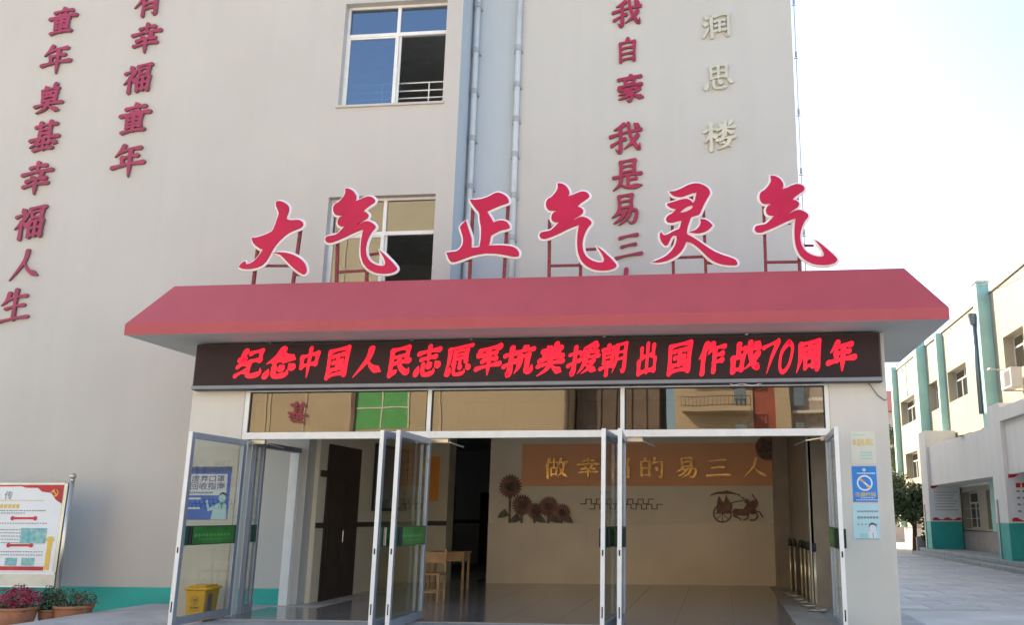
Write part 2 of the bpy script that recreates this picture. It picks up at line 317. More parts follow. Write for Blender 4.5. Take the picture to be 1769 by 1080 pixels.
def glyph_mesh(ch, cx, cz, W, H, yf, depth, bw, slant=.10, rnd=None, flat=False, mi_side=1, lean=0):
    b = MB(); rnd = rnd or random.Random(ord(ch)); k = 0
    for st in G[ch].split(';'):
        kind = st[0]; P = [tuple(map(float, q.split(','))) for q in st[1:].split()]
        Q = []
        for i in range(len(P)-1):
            p0 = P[max(i-1, 0)]; p1 = P[i]; p2 = P[i+1]; p3 = P[min(i+2, len(P)-1)]
            for j in range(6):
                t = j/6
                Q.append([.5*(2*p1[c]+(p2[c]-p0[c])*t+(2*p0[c]-5*p1[c]+4*p2[c]-p3[c])*t*t+(3*p1[c]-p0[c]-3*p2[c]+p3[c])*t**3) for c in (0, 1)])
        Q.append(list(P[-1]))
        L = [0]
        for a, c in zip(Q, Q[1:]): L.append(L[-1]+math.dist(a, c))
        tot = L[-1]
        if kind == 'h' and tot > 30:          # a slight arch
            for q, l in zip(Q, L): q[1] -= 2.2*math.sin(math.pi*l/tot)
        sec = []
        wj = bw*rnd.uniform(.9, 1.12)
        for i, q in enumerate(Q):
            a = Q[max(i-1, 0)]; c = Q[min(i+1, len(Q)-1)]; d = math.dist(a, c) or 1
            tx, ty = (c[0]-a[0])/d, (c[1]-a[1])/d; sec.append((q[0], q[1], tx, ty, wj*lerp(PROF[kind], L[i]/tot)))
        q = sec[0]; h = q[4]*.5
        pre = [(q[0]-q[2]*h*u, q[1]-q[3]*h*u, q[2], q[3], q[4]*math.sqrt(max(0, 1-u*u))+.2) for u in (.95, .6)]
        q = sec[-1]; h = q[4]*.5
        post = [(q[0]+q[2]*h*u, q[1]+q[3]*h*u, q[2], q[3], q[4]*math.sqrt(max(0, 1-u*u))+.2) for u in (.6, .95)]
        sec = pre+sec+post
        def W3(px, py, y):
            py = py-slant*(px-50); px = px+lean*(50-py)
            return (cx+(px-50)/100*W, y, cz-(py-50)/100*H)
        y = yf-k*.0011; k += 1
        Lf = [W3(x-ty*wd/2, yy+tx*wd/2, y) for x, yy, tx, ty, wd in sec]; Rf = [W3(x+ty*wd/2, yy-tx*wd/2, y) for x, yy, tx, ty, wd in sec]
        n = len(sec); base = len(b.v); b.v += Lf+Rf
        if not flat: b.v += [(p[0], yf+depth, p[2]) for p in Lf+Rf]
        for i in range(n-1):
            b.f.append((base+i, base+n+i, base+n+i+1, base+i+1)[::-1]); b.m.append(0)
            if not flat:
                b.f.append((base+i, base+i+1, base+2*n+i+1, base+2*n+i)); b.m.append(mi_side)
                b.f.append((base+n+i+1, base+n+i, base+3*n+i, base+3*n+i+1)); b.m.append(mi_side)
        if not flat:
            b.f.append((base, base+n, base+3*n, base+2*n)); b.m.append(mi_side)
            b.f.append((base+n-1, base+2*n-1, base+4*n-1, base+3*n-1)); b.m.append(mi_side)
    return b
def text_mesh(name, s, cx, cz, h, y, m, parent, bold=0, width=None, axis='y', flip=1):
    """flat print in the built-in font, facing -y (or, with axis x, facing -x)"""
    cu = bpy.data.curves.new('t', 'FONT'); cu.body = s; cu.size = 1; cu.align_x = 'CENTER'; cu.offset = bold; cu.resolution_u = 3
    t = bpy.data.objects.new('t', cu); COL.objects.link(t); dg = bpy.context.evaluated_depsgraph_get()
    me = bpy.data.meshes.new_from_object(t.evaluated_get(dg)); bpy.data.objects.remove(t); bpy.data.curves.remove(cu)
    if not me.vertices: return None
    xs = [v.co.x for v in me.vertices]; ys = [v.co.y for v in me.vertices]
    sy = h/max(1e-6, max(ys)-min(ys)); sx = (width/(max(xs)-min(xs))) if width else sy
    mx, my = (max(xs)+min(xs))/2, (max(ys)+min(ys))/2
    for v in me.vertices:
        a, c = (v.co.x-mx)*sx, (v.co.y-my)*sy
        v.co = (cx+a, y, cz+c) if axis == 'y' else (y, cx-a, cz+c)
    me.materials.clear(); me.name = name
    return link(name, me, m, parent)

# ================================================================== SETTING
g = MB(); g.poly([(-300, -300, -.16), (300, -300, -.16), (300, 400, -.16), (-300, 400, -.16)])
ground = tag(g.build('ground', 'ground'), kind='structure')
# granite pavers of the yard to the right of the entrance
paving = tag(box('paving', 2.62, 8.45, 16.5, 38.2, -.156, -.150, 'ground'), kind='structure')
pm = None; n = 0
for j in range(27):
    for i in range(6):
        if n >= 300: break
        x = 2.66+i*.97+(.48 if j % 2 else 0); y = 16.6+j*.8
        if x+.95 > 8.5: continue
        if pm is None:
            b = MB().box(0, .955, 0, .788, -.150, -.142); o = b.build('paver', 'paver', paving); o.location = (x, y, 0); pm = o.data
        else:
            o = link('paver', pm, None, paving); o.location = (x, y, 0)
        o.location.z = random.uniform(-.002, .003); o.rotation_euler = (random.uniform(-.002, .002), random.uniform(-.002, .002), 0); n += 1
# entrance platform with its ramp shoulder
pf = MB(); pf.box(-9.28, 2.75, 8.4, 12.3, -.16, 0); pf.box(-9.28, -7.041, 12.3, 14.39, -.16, 0); platform = tag(pf.build('platform', 'concrete', bevel=.01), kind='structure')
tag(box('ramp', -9.28, 2.75, 5.5, 8.4, -.16, -.08, 'concrete'), kind='structure')
lobby_floor = tag(box('lobby_floor', -7.04, 1.46, 12.3, 30, -.16, .004, 'ground'), kind='structure')
tm = None; k = 0
for j in range(22):
    for i in range(11):
        x = -7.03+i*.8; y = 12.32+j*.8
        if x+.78 > 1.46 or (x < -7.0 and y > 13.7) or (x < -6 and y > 19) or (x > -4.9 and y > 19.4) or k > 290: continue
        if tm is None: o = MB().box(0, .795, 0, .795, .004, .012).build('tile', 'tile', lobby_floor, bevel=0); tm = o.data
        else: o = link('tile', tm, None, lobby_floor)
        o.location = (x, y, random.uniform(-.0006, .0006)); k += 1
tag(box('side_pavement', 1.46, 2.75, 12.3, 30, -.16, -.02, 'concrete'), kind='structure')

# ================================================================== MAIN BUILDING
WL, WR, TOPZ = 14.4, 15.1, 12.3
main = thing('school_building', 'tall cream school building behind the red entrance canopy', 'building', (-5, WL, 0))
w1 = (-6.80, -4.84, 8.71, 10.80); w2 = (-6.83, -4.87, 4.80, 6.95)
door_open = (-6.92, 1.44, 0, 3.35)
wall_holes(-34, -4.54, -.16, TOPZ, [w1, w2, (door_open[0], 99, 0, 3.35)], WL, WL+.24).build('front_wall', 'wall', main)
wall_holes(-4.54, -3.6, -.16, TOPZ, [(-5, 99, 0, 3.35)], WR, WR+.2).build('recess_wall', 'bluewall', main)
wall_holes(-3.6, 1.5, -.16, TOPZ, [(-5, 1.44, 0, 3.35)], WR-.03, WR+.2).build('tower_wall', 'greywall', main)
box('corner_return', -4.543, -4.54+.002, WL+.003, WR, 3.35, TOPZ, 'bluewall', main)
wall_holes(WR+.2, 55, -.16, TOPZ, [], 1.5, 1.44, axis='x').build('side_wall', 'greywall', main)  # unseen rear length, stretched back so its shadow falls on the classroom block
MB().box(-34, -33.8, WL+.24, 55, -.16, TOPZ).box(-33.8, 1.3, 54.8, 55, -.16, TOPZ).build('side_wall', 'greywall', main)
box('roof', -34.1, 1.6, WL-.1, 55.1, TOPZ, TOPZ+.2, 'wall', main)
MB().box(-34, -7.02, WL-.006, WL-.001, -.16, .25).build('base_band', 'teal', main)
# rooms behind the two windows
def room(x0, x1, y0, y1, z0, z1, name='room', m='room', parent=main, skip=()):
    b = MB()
    if 'back' not in skip: b.poly([(x0, y1, z0), (x1, y1, z0), (x1, y1, z1), (x0, y1, z1)])
    if 'left' not in skip: b.poly([(x0, y0, z0), (x0, y1, z0), (x0, y1, z1), (x0, y0, z1)])
    if 'right' not in skip: b.poly([(x1, y1, z0), (x1, y0, z0), (x1, y0, z1), (x1, y1, z1)])
    b.poly([(x0, y0, z1), (x1, y0, z1), (x1, y1, z1), (x0, y1, z1)])
    if 'floor' not in skip: b.poly([(x0, y0, z0), (x0, y1, z0), (x1, y1, z0), (x1, y0, z0)])
    return b.build(name, m, parent)
room(-9, -4.6, WL+.25, 20, 7.9, 11.2); room(-9, -4.6, WL+.25, 20, 4.2, 7.3)
def window(x0, x1, z0, z1, yw, parent, ztr, xm, openpane=None, pane='pane', fw=.045, recess=.17):
    y = yw+recess
    wn = MB()
    wn.box(x0, x1, y-.03, y+.04, z0, z0+fw).box(x0, x1, y-.03, y+.04, z1-fw, z1).box(x0, x0+fw, y-.03, y+.04, z0+fw, z1-fw).box(x1-fw, x1, y-.03, y+.04, z0+fw, z1-fw)
    wn.box(x0+fw, x1-fw, y-.032, y+.04, ztr-.035, ztr+.035)
    win = wn.build('window', 'alu', parent, bevel=.004)
    MB().box(xm-.03, xm+.03, y-.028, y+.036, ztr+.035, z1-fw).build('mullion', 'alu', win)
    MB().box(xm-.04, xm+.02, y-.045, y+.0, z0+fw, ztr-.035).box(xm+.021, xm+.06, y+.001, y+.03, z0+fw, ztr-.035).box(x0+fw, x0+fw+.03, y-.02, y+.02, z0+fw, ztr-.035).box(x0+fw+.03, xm-.04, y-.02, y+.02, z0+fw, z0+fw+.03).box(x0+fw+.03, xm-.04, y-.02, y+.02, ztr-.065, ztr-.035).build('sash', 'alu', win)
    def pn(a, b_, c, d, yy, nm='pane'):
        MB().box(a, b_, yy, yy+.006, c, d).build(nm, pane, win)
    pn(x0+fw, xm-.03, ztr+.035, z1-fw, y); pn(xm+.03, x1-fw, ztr+.035, z1-fw, y)
    pn(x0+fw+.03, xm-.04, z0+fw+.03, ztr-.065, y-.002)
    if openpane is None: pn(xm+.06, x1-fw, z0+fw, ztr-.035, y+.012)
    return win
zt1 = at(650, 62, WL+.17).z; xm1 = at(689, 60, WL+.17).x
zt2 = at(700, 403, WL+.17).z; xm2 = at(662, 430, WL+.17).x
win1 = window(*w1, WL, main, zt1, xm1, openpane='r', pane='paneb')
win2 = window(*w2, WL, main, zt2, xm2, openpane='r')
MB().box(w1[0]-.03, w1[1]+.03, WL-.04, WL+.15, w1[2]-.04, w1[2]+.001).build('sill', 'wall', main)
# inner guard rail of the upper window
rl = MB()
for z in (9.12, 9.27, 9.43): rl.tube([(-6.75, WL+.42, z-.1), (-4.7, WL+.42, z-.1)], .014)
for x in (-6.15, -5.25, -4.75): rl.tube([(x, WL+.42, 8.6), (x, WL+.42, 9.33)], .014)
rl.build('guard_rail', 'alu', main)
# rainwater pipes
def pipe(label, x, y, zs, top=TOPZ, r=.055, m='pipe', z0=3.0):
    t = thing('downpipe', label, 'drain pipe', (x, y, z0), group='rainwater pipes on the school wall')
    MB().tube([(x, y, z0), (x, y, top)], r, 12).build('pipe', m, t, smooth=True)
    for z in zs: 
        MB().lathe([(r+.002, -.05), (r+.012, -.05), (r+.012, .05), (r+.002, .05)], (x, y, z), 14).box(x-r-.03, x+r+.03, y+.02, y+r+.03, z-.075, z-.06).build('clamp', 'pipejoint', t)
pipe('grey rainwater pipe in the inner corner beside the cream wall', -4.44, WR-.085, [11.0, 10.05, 9.2, 8.25, 7.3, 6.4, 5.5])
pipe('grey rainwater pipe between the pale blue strip and the tower wall', -3.62, WR-.085, [10.05, 9.3, 8.6, 7.9, 7.1, 6.3, 5.5])
pipe('thin cable pipe standing off the outer right corner of the tower', 1.57, WR+.1, [10.85, 9.75, 8.6, 7.45, 6.3, 5.3], r=.012, m='pipe')

# ================================================================== WALL LETTERING
colX = {1: -12.53, 2: -10.74, 3: -1.58, 4: .13}
def wall_char(ch, px, py, sz, X, Y, m, label, grp, bw=11.2, depth=.045, lean=0, wsc=1):
    p = at(px, py, Y); 
    b = glyph_mesh(ch, X, p.z, sz*wsc, sz, Y-depth, depth-.002, bw, slant=.13, lean=lean)
    o = b.build('wall_character', [m, 'wside' if m != 'champagne' else 'champagne'])
    return tag(o, label, 'sign letter', grp)
g1 = 'crimson characters in the leftmost column'; g2 = 'crimson characters in the second column'; g3 = 'crimson characters on the tower'; g4 = 'champagne characters on the tower'
for ch, px, py, s, l in (('童', 110, 35, .60, 'crimson wall character 童 at the top of the leftmost column'), ('年', 99, 103, .62, 'crimson wall character 年, second from the top of the leftmost column'),
     ('奠', 87, 171, .58, 'crimson wall character 奠, third from the top of the leftmost column'), ('基', 79, 236, .60, 'crimson wall character 基, fourth from the top of the leftmost column'),
     ('幸', 65, 309, .64, 'crimson wall character 幸, fourth from the bottom of the leftmost column'), ('福', 53, 385, .62, 'crimson wall character 福, third from the bottom of the leftmost column'),
     ('人', 45, 459, .58, 'crimson two stroke wall character 人 in the leftmost column'), ('生', 27, 529, .60, 'crimson character 生 lowest of the leftmost wall column')):
    wall_char(ch, px, py, s, at(px, py, WL).x, WL, 'wletter', l, g1)
for ch, px, py, s, l in (('有', 258, 4, .60, 'crimson character 有 cut by the top of the photo in the second wall column'), ('幸', 254, 67, .62, 'crimson character 幸 just below the cut one in the second wall column'),
     ('福', 239, 136, .58, 'crimson character 福 in the middle of the second wall column'), ('童', 234, 203, .64, 'crimson character 童 last but one in the second wall column'),
     ('年', 223, 278, .66, 'crimson character 年 lowest of the second wall column')):
    wall_char(ch, px, py, s, at(px, py, WL).x, WL, 'wletter', l, g2)
YT = WR-.03
for ch, px, py, s, l in (('我', 1083, 24, .56, 'magenta character 我 topmost on the grey tower wall'), ('自', 1084, 87, .48, 'magenta character 自, second from the top on the tower wall'),
     ('豪', 1088, 153, .54, 'magenta character 豪, third from the top on the tower wall'), ('我', 1081, 239, .60, 'magenta character 我, fourth from the top on the tower wall'),
     ('是', 1084, 303, .56, 'magenta character 是, fifth from the top on the tower wall'), ('易', 1080, 364, .56, 'magenta character 易 between two big roof letters on the tower wall'),
     ('三', 1086, 426, .50, 'magenta character 三 on the tower wall just above the canopy'), ('人', 1080, 491, .56, 'magenta character 人 half hidden behind the canopy edge')):
    wall_char(ch, px, py, s, at(px, py, YT).x, YT, 'wletter2', l, g3)
for ch, px, py, s, l in (('润', 1237, 45, .50, 'champagne metal character 润 topmost right of the magenta column'), ('思', 1241, 135, .50, 'champagne metal character 思 between 润 and 楼 on the tower'),
     ('楼', 1243, 236, .54, 'champagne metal character 楼 lowest of the champagne column')):
    wall_char(ch, px, py, s, at(px, py, YT).x, YT, 'champagne', l, g4, bw=10.5, depth=.05, wsc=1.08)

# ================================================================== ENTRANCE PORTAL
PY = 12.55
portal = thing('entrance_portal', 'projecting entrance porch with red hipped canopy and glass doors', 'entrance', (-2.7, PY, 0))
XL, XR, JL, JR = -7.83, 2.33, -7.0, 1.54
ZT0, ZT1, ZG1 = 2.50, 2.60, 3.20      # transom beam, top of the transom glass
MB().box(XL, JL, PY, PY+.35, -.16, 3.93).build('pillar', 'pillar', portal, bevel=.012)
rp = MB().box(JR, XR, PY, PY+.35, -.16, 3.93).build('pillar', 'pillar', portal, bevel=.012)
MB().box(XR-.2, XR, PY+.35, WR-.03, 2.3, 3.93).build('side_lintel', 'pillar', portal)
sr = MB()
for y in (PY+.352, 13.7, 14.5, WR-.09): sr.box(XR-.12, XR-.06, y, y+.06, -.02, 2.3)
sr.box(XR-.12, XR-.06, PY+.412, 13.7, -.02, .12).box(XR-.12, XR-.06, 13.76, 14.5, -.02, .12).box(XR-.12, XR-.06, 14.56, WR-.09, -.02, .12)
sr = sr.build('side_frame', 'alu', portal)
for y0, y1 in ((PY+.412, 13.7), (13.76, 14.5), (14.56, WR-.09)): MB().box(XR-.095, XR-.09, y0, y1, .12, 2.3).build('pane', 'door_glass', sr)
MB().box(1.46, XR, WR-.03, WR+.0, -.02, 3.3).build('side_jamb', 'browntile', portal)
MB().box(JL, JR, PY, PY+.35, 3.26, 3.93).build('lintel', 'pillar', portal)
MB().box(XR+.001, XR+.03, PY+.25, WR, -.16, .0).box(XR-.3, XR+.004, PY-.004, PY-.001, -.15, -.03).build('kick_strip', 'black', portal)
box('ceiling', XL+.01, XR-.01, PY+.35, WL-.01, 3.27, 3.93, 'ceil', portal)
# canopy
zc = at(216, 560, 11.75).z; zs_ = 3.935
FX0, FX1, FY = at(215, 570, 11.75).x, at(1640, 540, 11.75).x, 11.75
TX0, TX1, TY, TZ = at(302, 493, 12.17).x, at(1562, 465, 12.17).x, 12.17, at(930, 479, 12.17).z
TZb = WR
c = MB()
fr = [(FX0, FY), (FX1, FY)]
c.poly([(FX0, FY, zs_), (FX1, FY, zs_), (FX1, FY, zc), (FX0, FY, zc)])
c.poly([(FX0, FY, zc), (FX1, FY, zc), (TX1, TY, TZ), (TX0, TY, TZ)])
c.poly([(FX1, FY, zs_), (FX1, TZb, zs_), (FX1, TZb, zc), (FX1, FY, zc)]); c.poly([(FX1, FY, zc), (FX1, TZb, zc), (TX1, TZb, TZ), (TX1, TY, TZ)])
c.poly([(FX0, WL, zs_), (FX0, FY, zs_), (FX0, FY, zc), (FX0, WL, zc)]); c.poly([(FX0, WL, zc), (FX0, FY, zc), (TX0, TY, TZ), (TX0, WL, TZ)])
c.poly([(TX0, TY, TZ), (TX1, TY, TZ), (TX1, TY+.12, TZ), (TX0, TY+.12, TZ)])
c.poly([(TX0, TY+.12, TZ), (TX1, TY+.12, TZ), (TX1, TY+.12, TZ-.25), (TX0, TY+.12, TZ-.25)])
c.poly([(TX0, TY+.12, TZ-.25), (TX1, TY+.12, TZ-.25), (TX1, TZb, TZ-.25), (TX0, TZb, TZ-.25)])
canopy = c.build('canopy', 'canopy', portal)
MB().poly([(FX0, FY, zs_), (FX0, WL-.002, zs_), (-4.55, WL-.002, zs_), (-4.55, WR, zs_), (FX1, WR, zs_), (FX1, FY, zs_)]).build('soffit', 'plaster', canopy)
# frame around the doors
X0g, X1g = JL, JR
P1, P2 = at(741, 700, PY).x, at(1075, 700, PY).x
fm = MB()
fm.box(X0g, X1g, PY+.02, PY+.10, ZT0, ZT1).box(X0g, X1g, PY+.02, PY+.10, ZG1, 3.26)
fm.box(X0g, X0g+.07, PY+.015, PY+.105, 0, ZT0).box(X0g, X0g+.07, PY+.015, PY+.105, ZT1, ZG1).box(X1g-.06, X1g, PY+.015, PY+.105, 0, ZT0).box(X1g-.06, X1g, PY+.015, PY+.105, ZT1, ZG1)
for x in (P1, P2): fm.box(x-.03, x+.03, PY+.015, PY+.105, ZT1, ZG1)
fm.build('door_frame', 'alu', portal, bevel=.004)
for a, b_ in ((X0g+.07, P1-.03), (P1+.03, P2-.03), (P2+.03, X1g-.06)):
    fr_ = MB().box(a, b_, PY+.045, PY+.052, ZT1, ZG1).build('transom_pane', 'transom', portal)
    q = .018
    MB().box(a, a+q, PY+.03, PY+.044, ZT1, ZG1).box(b_-q, b_, PY+.03, PY+.044, ZT1, ZG1).box(a+q, b_-q, PY+.03, PY+.044, ZG1-q, ZG1).build('gasket', 'black', fr_)
# door leaves
def leaf(hx, hy, ang, Wd, zt=2.49, name='door', m='door_alu', zb=.03):
    """hinged at (hx,hy); ang = direction of the leaf in degrees, -90 points at the camera"""
    L = MB(); T = Matrix.Translation((hx, hy, 0)) @ Matrix.Rotation(R(ang), 4, 'Z')
    f = lambda v: T @ v
    s, d = .075, .045
    L.box(0, s, -d/2, d/2, zb, zt, T=f).box(Wd-s, Wd, -d/2, d/2, zb, zt, T=f)
    L.box(s, Wd-s, -d/2, d/2, zb, zb+.10, T=f).box(s, Wd-s, -d/2, d/2, zt-.085, zt, T=f)
    dr = L.build(name, m, portal, bevel=.004)
    MB().box(Wd+.0015, Wd+.012, -d/2-.004, d/2+.004, zb+.01, zt+.002, T=f).build('edge_strip', 'alu', dr)
    MB().box(s, Wd-s, -d/2-.003, d/2+.003, 1.02, 1.27, T=f).build('push_panel', 'gband2', dr)
    MB().box(s+.05, Wd-s-.14, -d/2-.009, -d/2-.0035, 1.035, 1.255, T=f).box(s+.05, Wd-s-.14, d/2+.0035, d/2+.009, 1.035, 1.255, T=f).build('green_sign', 'gband', dr)
    pr = MB()
    for sd in (-1, 1):
        yy = sd*(d/2+.0105)
        a0 = Wd-s-.24
        pr.box(a0, a0+.045, yy-.001, yy+.001, 1.12, 1.17, T=f)
        for i in range(9): pr.box(a0-.09-i*.085, a0-.09-i*.085+random.uniform(.03, .06), yy-.001, yy+.001, 1.13, 1.165, T=f)
        for i in range(12): pr.box(a0-.09-i*.06, a0-.09-i*.06+.03, yy-.001, yy+.001, 1.085, 1.098, T=f)
    pr.build('print', 'palegreen', dr)
    hd = MB()
    for sd in (-1, 1): hd.box(Wd-s-.095, Wd-s-.06, sd*(d/2+.03)-.02, sd*(d/2+.03)+.02, 1.03, 1.26, T=f)
    hd.build('handle', 'black' if ang > -95 else 'steel', dr, bevel=.004)
    MB().box(s, Wd-s, -.003, .003, zb+.10, 1.02, T=f).build('pane', 'door_glass', dr)
    MB().box(s, Wd-s, -.003, .003, 1.27, zt-.085, T=f).build('pane', 'door_glass', dr)
    MB().box(Wd+.0125, Wd+.014, -.01, .01, .93, 1.0, T=f).box(Wd+.0125, Wd+.014, -.008, .008, .2, .33, T=f).build('lock', 'black', dr)
    return dr
def leafang(hx, px, py, Wd=1.3, zt=2.5):
    best = None
    for i in range(-1500, -200):
        a = R(i/10); P = Vector((hx+Wd*math.cos(a), PY+.02+Wd*math.sin(a), zt))-Vector((0, 0, EYE))
        u = CX+F*P.dot(RT)/P.dot(FWD)
        e = abs(u-px)
        if best is None or e < best[0]: best = (e, i/10)
    return best[1]
WD = 1.33
for hx, px, cc in ((X0g+.07, 331, -1), (P1-.04, 661, -1), (P1+.04, 689, 1), (P2-.04, 1043, -1), (P2+.03, 1071, 1), (X1g-.06, 1444, 1)):
    a = leafang(hx, px, 742, WD)
    leaf(hx, PY+.02, a, WD)
# glazed left side of the porch with its rails
SX = X0g+.035
sd = MB().box(SX-.03, SX+.03, PY+.35, PY+.42, 0, 2.5).box(SX-.03, SX+.03, 13.15, 13.21, 0, 2.5).box(SX-.03, SX+.03, PY+.42, 13.15, 0, .12).box(SX-.03, SX+.03, PY+.42, 13.15, 2.42, 2.5).build('side_light', 'door_alu', portal, bevel=.004)
MB().box(SX-.025, SX+.025, PY+.42, 13.15, 1.02, 1.27).build('push_panel', 'gband2', sd)
MB().box(SX-.003, SX+.003, PY+.42, 13.15, .12, 1.02).build('pane', 'door_glass', sd)
MB().box(SX-.003, SX+.003, PY+.42, 13.15, 1.27, 2.42).build('pane', 'door_glass', sd)
MB().box(SX-.045, SX+.045, 13.21, WL-.02, 2.42, 2.5).build('side_beam', 'alud', portal)
MB().box(SX-.05, SX+.05, WL-.14, WL-.01, 0, 2.42).build('side_post', 'alu', portal, bevel=.004)
MB().box(SX-.12, SX-.052, WL-.09, WL-.012, 0, 2.42).build('side_post', 'alu', portal)
MB().box(SX+.051, SX+.17, WL-.05, WL+.25, 0, 3.3).build('jamb_casing', 'wall', portal)
# door closers
for hx, sgn in ((X0g+.1, 1), (P1+.06, 1), (P2+.06, 1), (X1g-.1, -1)):
    MB().tube([(hx, PY+.13, ZT0-.02), (hx+sgn*.22, PY+.2, ZT0-.05), (hx+sgn*.36, PY+.42, ZT0-.10)], .012, 6).box(hx-.03, hx+.22*sgn if sgn > 0 else hx+.03, PY+.1, PY+.14, ZT0-.06, ZT0-.001).build('door_closer', 'steel', portal)

# ================================================================== LED SIGN
LY = 12.40
ltl, ltr, lbl, lbr = at(336, 597, LY), at(1522, 572, LY), at(334, 673, LY), at(1524, 662, LY)
lx0, lx1 = (ltl.x+lbl.x)/2, (ltr.x+lbr.x)/2; lz0, lz1 = (lbl.z+lbr.z)/2, min(3.92, (ltl.z+ltr.z)/2)
led = thing('led_sign', 'long dark scrolling display with glowing red characters under the canopy', 'led sign', ((lx0+lx1)/2, LY, lz0))
MB().box(lx0, lx1, LY, PY-.002, lz0, lz1).build('cabinet', 'darkbox', led, bevel=.02)
MB().box(lx0+.03, lx1-.03, LY-.012, LY-.001, lz0+.075, lz1-.03).build('face', 'ledface', led)
MB().box(lx0+.01, lx1-.01, LY-.03, LY-.002, lz0+.01, lz0+.068).build('lower_rail', 'alud', led, bevel=.008)
LEDT = [('纪', 408, 455), ('念', 457, 512), ('中', 513, 554), ('国', 563, 603), ('人', 610, 662), ('民', 667, 712), ('志', 717, 762), ('愿', 768, 816), ('军', 821, 867), ('抗', 869, 922),
        ('美', 926, 976), ('援', 981, 1035), ('朝', 1036, 1084), ('出', 1100, 1136), ('国', 1152, 1196), ('作', 1205, 1253), ('战', 1261, 1314), ('7', 1316, 1346), ('0', 1343, 1373), ('周', 1375, 1420), ('年', 1428, 1479)]
for i, (ch, a, b_) in enumerate(LEDT):
    ym = 629-(a-408)*.0135
    pa, pb = at(a, ym, LY-.02), at(b_, ym, LY-.02)
    hh = .43 if ch not in '国' else .42
    glyph_mesh(ch, (pa.x+pb.x)/2, pa.z, (pb.x-pa.x)*.95, hh, LY-.014, .004, 17.5 if len(G[ch]) < 150 else 13.5, slant=.16, flat=True, lean=.13).build('character', 'ledred', led)
for px in (465, 710, 812, 1043, 1290):
    p = at(px, 590-(px-400)*.016, LY-.01); MB().tube([(p.x-.015, LY+.03, lz1+.003), (p.x+.025, LY+.0, lz1+.01)], .012, 6).build('fixing_bolt', 'steel', led)
cb = [at(1494, 655, PY-.02), at(1505, 668, PY-.03), at(1516, 683, PY-.03), at(1528, 692, PY-.02), at(1532, 690, PY+.0)]
tag(MB().tube(cb, .006, 6).build('cable', 'wire', smooth=True), 'thin dark cable looping from the right end of the display', 'cable')
cb = [at(1255, 661, LY+.02), at(1268, 666, LY+.02), at(1282, 663, LY+.02), at(1300, 667, LY+.02), at(1320, 661, LY+.02)]
tag(MB().tube(cb, .006, 6).build('cable', 'letterw', smooth=True), 'pale wire sagging under the display above the right transom', 'cable')

# ================================================================== BIG ROOF LETTERS
BY = 12.25
def tr(pts, ox, oy, s): return [(ox+x/s, oy+y/s) for x, y in pts]
DA = [[(525,130),(560,118),(610,130),(655,160),(675,195),(668,250),(640,315),(655,335),(700,345),(760,340),(805,342),(835,365),(840,400),(815,430),(760,450),(690,480),(630,520),(570,575),(520,630),(480,690),(450,750),(410,820),(360,870),(290,900),(210,912),(130,910),(92,893),(110,860),(140,832),(165,825),(168,855),(200,858),(260,830),(310,780),(345,730),(375,690),(330,672),(285,640),(255,600),(240,552),(300,545),(370,525),(430,500),(485,470),(510,410),(535,340),(560,270),(545,220),(525,180)],
      [(490,722),(560,718),(640,722),(720,742),(800,785),(855,840),(875,890),(878,940),(860,972),(830,975),(780,945),(720,895),(660,835),(610,780),(570,745),(530,732)]]
ZH = [[(310,210),(370,215),(440,205),(510,180),(570,145),(610,138),(660,155),(700,185),(715,220),(712,245),(640,268),(560,300),(492,335),(520,380),(545,425),(560,450),(600,432),(650,428),(695,440),(722,475),(725,505),(690,518),(630,530),(570,560),(530,582),(520,640),(508,690),(570,686),(650,686),(740,695),(790,715),(822,755),(820,795),(780,805),(720,795),(650,780),(560,768),(470,768),(380,782),(300,805),(220,835),(150,860),(115,858),(90,820),(70,762),(120,755),(170,750),(205,730),(235,690),(245,640),(240,590),(220,530),(210,495),(240,460),(272,430),(290,490),(310,550),(330,610),(330,660),(328,712),(370,710),(412,705),(425,640),(430,570),(430,500),(415,430),(412,350),(370,305),(335,255)]]
QI = [[(345,95),(390,100),(430,125),(455,170),(455,200),(440,230),(480,220),(530,195),(580,178),(625,185),(652,215),(645,240),(600,270),(550,305),(525,335),(560,342),(585,370),(575,400),(530,430),(490,455),(450,480),(500,462),(540,440),(580,435),(620,450),(655,480),(655,505),(620,540),(590,590),(565,650),(552,720),(560,790),(590,845),(640,880),(700,900),(750,898),(760,870),(745,820),(715,770),(692,732),(740,770),(790,820),(840,870),(882,925),(860,955),(800,975),(730,980),(650,970),(580,935),(530,880),(505,800),(502,720),(508,640),(520,570),(535,515),(480,535),(420,560),(340,600),(260,635),(190,660),(150,655),(135,630),(150,595),(200,585),(250,575),(300,530),(340,490),(290,490),(265,470),(265,430),(285,395),(345,365),(290,375),(240,370),(220,340),(218,295),(235,260),(280,235),(320,190),(345,150)]]
